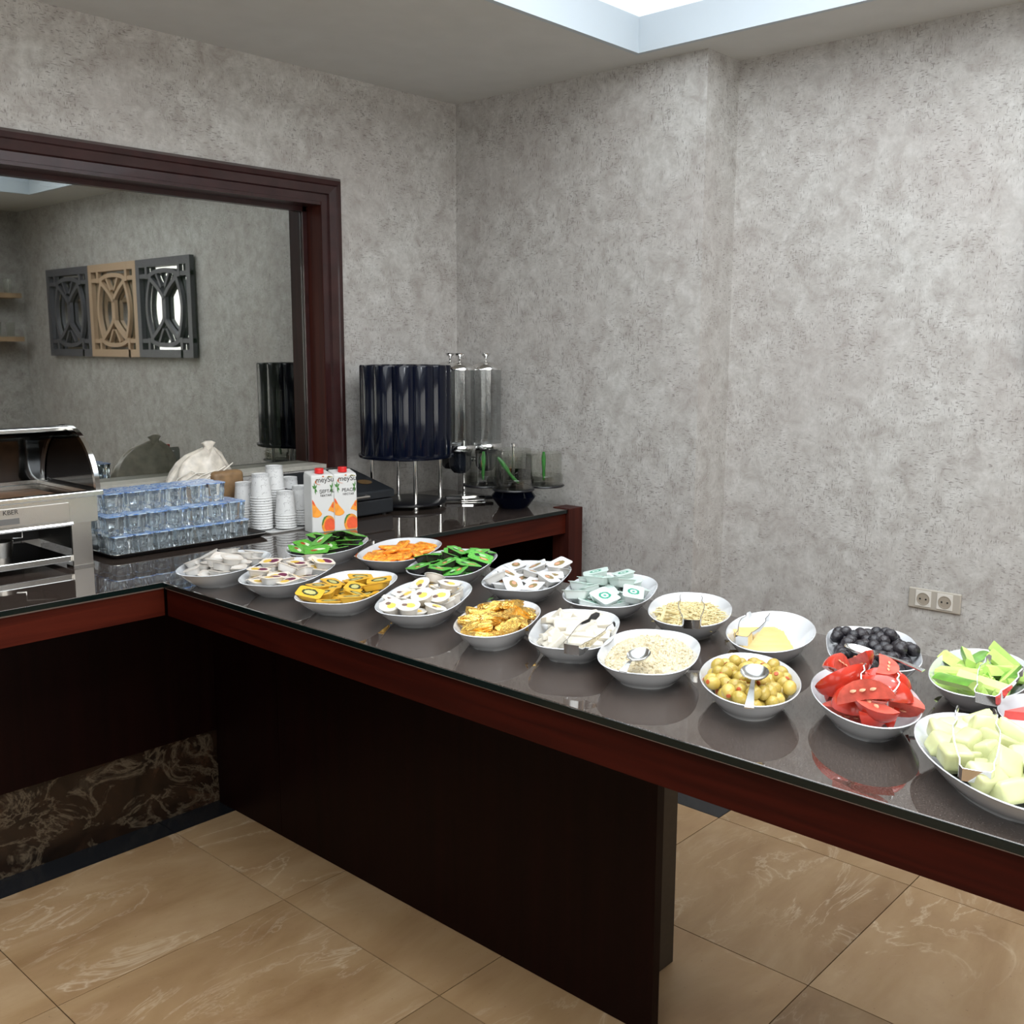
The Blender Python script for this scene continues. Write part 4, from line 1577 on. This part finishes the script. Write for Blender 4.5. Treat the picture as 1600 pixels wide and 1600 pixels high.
pb_ = obj('bread_inside', bm, mat('brown_bread_crust', (.21, .125, .060), .5, var=.3, bscale=25), t, True)
pb_.location = (.062, 0, 0)

# ---- roll-top chafing dish
XE, XW = -1.775, -2.42
CYc, CZc, RO = -.17, 1.058, .185
t = thing('chafing_dish', 'polished steel roll-top chafing dish with its lid rolled back', 'chafing dish', (0, 0, ZC))
t.location = (XE, CYc, ZC)


def LC(x0, x1, y0, y1, z0, z1, bev=0.):
    return B(x0 - XE, x1 - XE, y0 - CYc, y1 - CYc, z0 - ZC, z1 - ZC, bev)


bm = bmesh.new()
for q in ((XW, XE, -.372, -.345), (XW, XE, .005, .030), (XE - .03, XE, -.345, .005), (XW, XW + .03, -.345, .005)):
    box(bm, q[0] - XE, q[1] - XE, q[2] - CYc, q[3] - CYc, 1.052 - ZC, 1.068 - ZC, .003)
obj('rim_frame', bm, SATIN, t)
bm = bmesh.new()
for q in ((XW + .02, XE - .012, -.352, -.345), (XW + .02, XE - .012, .0, .006), (XE - .02, XE - .013, -.345, 0), (XW + .02, XW + .027, -.345, 0)):
    box(bm, q[0] - XE, q[1] - XE, q[2] - CYc, q[3] - CYc, .985 - ZC, 1.052 - ZC)
box(bm, XW + .02 - XE, -.013, -.352 - CYc, .006 - CYc, .978 - ZC, .985 - ZC)
obj('water_pan', bm, mat('pan_steel', (.66, .65, .62), .25, 1.), t)
obj('front_plate', LC(XW + .04, XE - .095, -.358, -.352, .990, 1.040, .001), STEEL, t)
obj('name_plate', LC(XW + .1, XE - .232, -.3600, -.3578, .997, 1.013), mat('grey_plate', (.25, .25, .25), .3, .8), t)
text('KBER', .0175, INKM, t, (-2.049 - XE, -.3590 - CYc, 1.024 - ZC), (math.pi / 2, 0, 0))
obj('lower_rail', tube(bmesh.new(), [(XW - XE, -.35 - CYc, .978 - ZC), (XE - .085 - XE, -.35 - CYc, .978 - ZC)], .006), CHROME, t)
obj('food', LC(XW + .04, XE - .04, -.33, -.01, 1.020, 1.040, .004), mat('brown_baked_food', (.16, .075, .03), .5, var=.4, bscale=30), t)
for sx0, sx1 in ((-1.862, -1.806), (XW + .03, XW + .086)):
    for y0, y1 in ((-.347, -.339), (0.005, .013)):
        l_ = obj('leg', LC(sx0, sx1, y0, y1, ZC + .004, 1.052), STEEL, t)
        obj('foot', LC(sx0 - .002, sx1 + .002, y0 - .003, y1 + .035 if y0 < -.1 else y1 + .003, ZC, ZC + .006), SATIN, l_)
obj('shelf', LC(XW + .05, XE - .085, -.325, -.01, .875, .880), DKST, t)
obj('side_shade_sheet', LC(XE - .04, XE - .034, -.33, -.01, .884, .978), mat('under_pan_shade', (.03, .03, .03), .4), t)  # added dark sheet standing for the shade under the pan
obj('rear_shade_sheet', LC(XW + .04, XE - .02, -.006, .004, .884, .978), mat('under_pan_shade', (.03, .03, .03), .4), t)  # second added sheet, painting the dark gap behind the burners
obj('shelf_rail', LC(XW + .05, XE - .085, -.338, -.326, .868, .886, .002), SATIN, t)
for bx in (-2.0, -2.22):
    bm = bmesh.new()
    lathe(bm, [(.030, .880 - ZC), (.033, .90 - ZC), (.036, .925 - ZC), (.030, .925 - ZC)], 20, (bx - XE, -.19 - CYc, 0))
    q = obj('burner', bm, STEEL, t, True, 40)
    obj('burner_handle', tube(bmesh.new(), [(bx + .036 - XE, -.19 - CYc, .93 - ZC), (bx + .06 - XE, -.20 - CYc, .93 - ZC), (bx + .06 - XE, -.20 - CYc, .955 - ZC), (bx + .14 - XE, -.21 - CYc, .962 - ZC)], .0025, 6), CHROME, q)
# dome: rear quarter shell, rolled-back lid inside it, end plates and arc bands




def arc_shell(r0, r1, a0, a1, x0, x1, n=18):
    bm = bmesh.new()
    rings = []
    for i in range(n + 1):
        a = a0 + (a1 - a0) * i / n
        c, s = math.cos(a), math.sin(a)
        rings.append([(x0, c * r0, CZc - ZC + s * r0), (x1, c * r0, CZc - ZC + s * r0), (x1, c * r1, CZc - ZC + s * r1), (x0, c * r1, CZc - ZC + s * r1)])
    loft(bm, rings)
    return bm


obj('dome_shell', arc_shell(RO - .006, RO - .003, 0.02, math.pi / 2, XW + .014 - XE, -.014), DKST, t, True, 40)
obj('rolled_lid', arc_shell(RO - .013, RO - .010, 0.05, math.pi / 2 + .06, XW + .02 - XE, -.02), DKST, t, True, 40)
for a in (-.014, XW - XE):
    obj('end_band', arc_shell(RO - .012, RO, 0, math.pi, a, a + .014, 30), CHROME, t, True, 40)
    n = 24
    prof_ = [((RO - .012) * math.cos(math.pi * i / n), CZc - ZC + (RO - .012) * math.sin(math.pi * i / n)) for i in range(n + 1)]
    bm = bmesh.new()
    loft(bm, [[(a + .004, y, z) for y, z in prof_], [(a + .007, y, z) for y, z in prof_]])
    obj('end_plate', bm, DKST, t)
obj('lid_rail', LC(XW + .012, XE - .012, CYc - .016, CYc - .004, CZc + RO - .018, CZc + RO - .006, .002), SATIN, t)
obj('lid_handle', tube(bmesh.new(), [(-.30, .012, CZc + RO - ZC), (-.30, .03, CZc + RO + .03 - ZC), (-.46, .03, CZc + RO + .03 - ZC), (-.46, .012, CZc + RO - ZC)], .006), CHROME, t)

# ================================================================== IN THE CORNER
# ---- navy drum dispenser
t = thing('drum_dispenser', 'tall glossy navy scalloped drum dispenser on chrome legs', 'dispenser', (-.440, -.160, ZC))
LOB = 12
ring = []
for i in range(LOB * 8):
    a = 2 * math.pi * i / (LOB * 8)
    ring.append((.168 + .018 * abs(math.sin(a * LOB / 2)) ** .7) / .186)
RD = .181


def scal(k, z):
    return [(RD * k * ring[i] * math.cos(2 * math.pi * i / len(ring)), RD * k * ring[i] * math.sin(2 * math.pi * i / len(ring)), z) for i in range(len(ring))]


bm = bmesh.new()
loft(bm, [scal(.98, .208), scal(.985, .212), scal(.985, .546), scal(.97, .552), scal(.86, .552), scal(.85, .53)])
obj('drum', bm, NAVY, t, True, 35)
bm = bmesh.new()
lathe(bm, [(.184, .196), (.187, .200), (.187, .207), (.183, .2085)], 56)
obj('drum_base', bm, NAVY, t, True, 40)
for ang in (-2.05, -.55, 2.5, 1.1):
    obj('leg', lathe(bmesh.new(), [(.0085, .024), (.0085, .197)], 14, (.135 * math.cos(ang), .135 * math.sin(ang), 0)), CHROME, t, True, 40)
    obj('foot', lathe(bmesh.new(), [(.010, 0), (.012, .004), (.010, .012)], 12, (.135 * math.cos(ang), .135 * math.sin(ang), 0)), CHROME, t, True, 40)
obj('base_disc', lathe(bmesh.new(), [(.150, .012), (.155, .015), (.155, .022), (.150, .025)], 56), BLACKP, t, True, 40)
obj('hub_plate', lathe(bmesh.new(), [(.06, .2), (.06, .19), (.05, .18)], 24), BLACKP, t, True)

# ---- cereal dispenser
t = thing('cereal_dispenser', 'clear triple-cylinder cereal dispenser with domed chrome lids', 'dispenser', (-.125, -.165, ZC))
CA = make_clear('cylinder_acrylic', (.93, .94, .94), .16)
obj('pole', lathe(bmesh.new(), [(.0085, 0), (.0085, .50)], 16), CHROME, t, True, 40)
obj('base', lathe(bmesh.new(), [(.075, 0), (.075, .004), (.02, .010), (.012, .014)], 32), CHROME, t, True, 40)
for i, (ax, ay) in enumerate(((-.062, -.040), (.072, -.058), (.020, .100))):
    bm = bmesh.new()
    lathe(bm, [(.062, .226), (.064, .232), (.064, .530), (.0605, .530), (.0605, .236)], 36, (ax, ay, 0), True, False)
    cyl = obj('cylinder', bm, CA, t, True, 40)
    bm = bmesh.new()
    lathe(bm, [(.067, .530), (.067, .535), (.060, .545), (.040, .557), (.012, .563), (.004, .564), (.004, .575), (.007, .580), (.019, .592), (.020, .596), (.016, .597), (.004, .594)], 32, (ax, ay, 0))
    obj('lid', bm, CHROME, t, True, 40)
    obj('collar', lathe(bmesh.new(), [(.066, .205), (.069, .212), (.069, .222), (.064, .228)], 32, (ax, ay, 0)), CHROME, t, True, 40)
    bm = bmesh.new()
    loft(bm, [[(ax + x * k, ay + y * k, z) for x, y in rrect(.036, .036, .012, 4)] for k, z in ((.55, .112), (.9, .130), (1., .150), (1., .195), (1.25, .206))])
    hb = obj('outlet_housing', bm, mat('smoked_dark_plastic', (.012, .015, .022), .12, coat=.4), t, True, 40)
    bm = bmesh.new()
    lathe(bm, [(.004, 0), (.004, .024), (.010, .025), (.010, .038), (.004, .040)], 16)
    kn = obj('turn_knob', bm, CHROME, hb, True, 40)
    kn.matrix_local = Matrix.Translation((ax + .034, ay - .01, .165)) @ Matrix.Rotation(math.pi / 2, 4, 'Y')
obj('carrier_plate', lathe(bmesh.new(), [(.11, .215), (.112, .218), (.11, .221)], 40), CA, t, True, 40)

# ---- tongs with black ends lying in front of the dispensers
t = thing('bread_tongs', 'steel tongs with black grips lying before the cereal dispenser', 'tongs', (-.175, -.265, ZC + .002), -.60)
for q in (.007, -.007):
    bm = bmesh.new()
    ribbon(bm, [(-.05, q, .014), (0, q * 1.2, .016), (.05, q * .9, .014)], .009, .003, (0, 0, 1))
    obj('arm', bm, CHROME, t)
obj('grip', B(-.115, -.045, -.013, .013, .004, .020, .004), BLACKP, t)
obj('grip', B(.048, .085, -.012, .012, .004, .018, .004), BLACKP, t)
obj('rest', B(-.05, .05, -.016, .016, 0, .0035, .001), CHROME, t)

# ---- jam carousel
t = thing('jar_carousel', 'revolving stand of clear jars on a black hourglass foot', 'jar stand', (-.175, -.490, ZC))
bm = bmesh.new()
lathe(bm, [(.056, 0), (.060, .004), (.086, .040), (.088, .044), (.084, .050), (.062, .078), (.064, .082), (.05, .083)], 48)
obj('foot', bm, NAVY, t, True, 30)
obj('centre_post', lathe(bmesh.new(), [(.006, .08), (.006, .235), (.010, .238), (.010, .250), (.003, .253)], 14), CHROME, t, True, 40)
d0 = math.atan2(-.672, -.740)
JG = MATS['clear_glass_jar']
SPG = mat('green_spoon_plastic', (.022, .13, .02), .3, var=.3, bscale=60)
for i in range(4):
    a = d0 + i * math.pi / 2
    cx, cy = .118 * math.cos(a), .118 * math.sin(a)
    bm = lathe(bmesh.new(), [(.080, .083), (.082, .086), (.080, .090)], 36, (cx, cy, 0))
    obj('jar_plate', bm, BLACKP, t, True, 40)
    bm = lathe(bmesh.new(), [(.0765, .092), (.0765, .125), (.078, .127), (.0765, .129), (.0740, .129), (.0740, .092)], 36, (cx, cy, 0), False, False)
    obj('holder_ring', bm, JG, t, True, 40)
    bm = lathe(bmesh.new(), [(.066, .091), (.0705, .095), (.0715, .212), (.0735, .214), (.0735, .217), (.069, .217), (.068, .100), (.02, .098)], 36, (cx, cy, 0))
    j = obj('jar', bm, JG, t, True, 40)
    if i < 2 or i == 3:
        px, py = math.cos(a + math.pi / 2), math.sin(a + math.pi / 2)
        sg = (1, 1, -1)[i if i < 2 else 2]
        if i == 0:
            P = [(cx - px * .060, cy - py * .060, .208), (cx - px * .045, cy - py * .045, .190), (cx - px * .025, cy - py * .025, .162), (cx - px * .012, cy - py * .012, .142), (cx + px * .004, cy + py * .004, .124), (cx + px * .020, cy + py * .020, .110)]
        else:
            P = [(cx + px * .020 * sg, cy + py * .020 * sg, .215), (cx + px * .012 * sg, cy + py * .012 * sg, .195), (cx, cy, .17), (cx - px * .012 * sg, cy - py * .012 * sg, .15), (cx - px * .02 * sg, cy - py * .02 * sg, .135), (cx - px * .03 * sg, cy - py * .03 * sg, .11)]
        obj('spoon_handle', tube(bmesh.new(), P, [.005, .009, .008, .006, .0065, .004], 8), SPG, t, True)
    if i == 0:
        lk = obj('jar_lid_knob', lathe(bmesh.new(), [(.004, .217), (.004, .228), (.009, .232), (.003, .238)], 12, (cx - .03, cy + .03, 0)), CHROME, t, True)
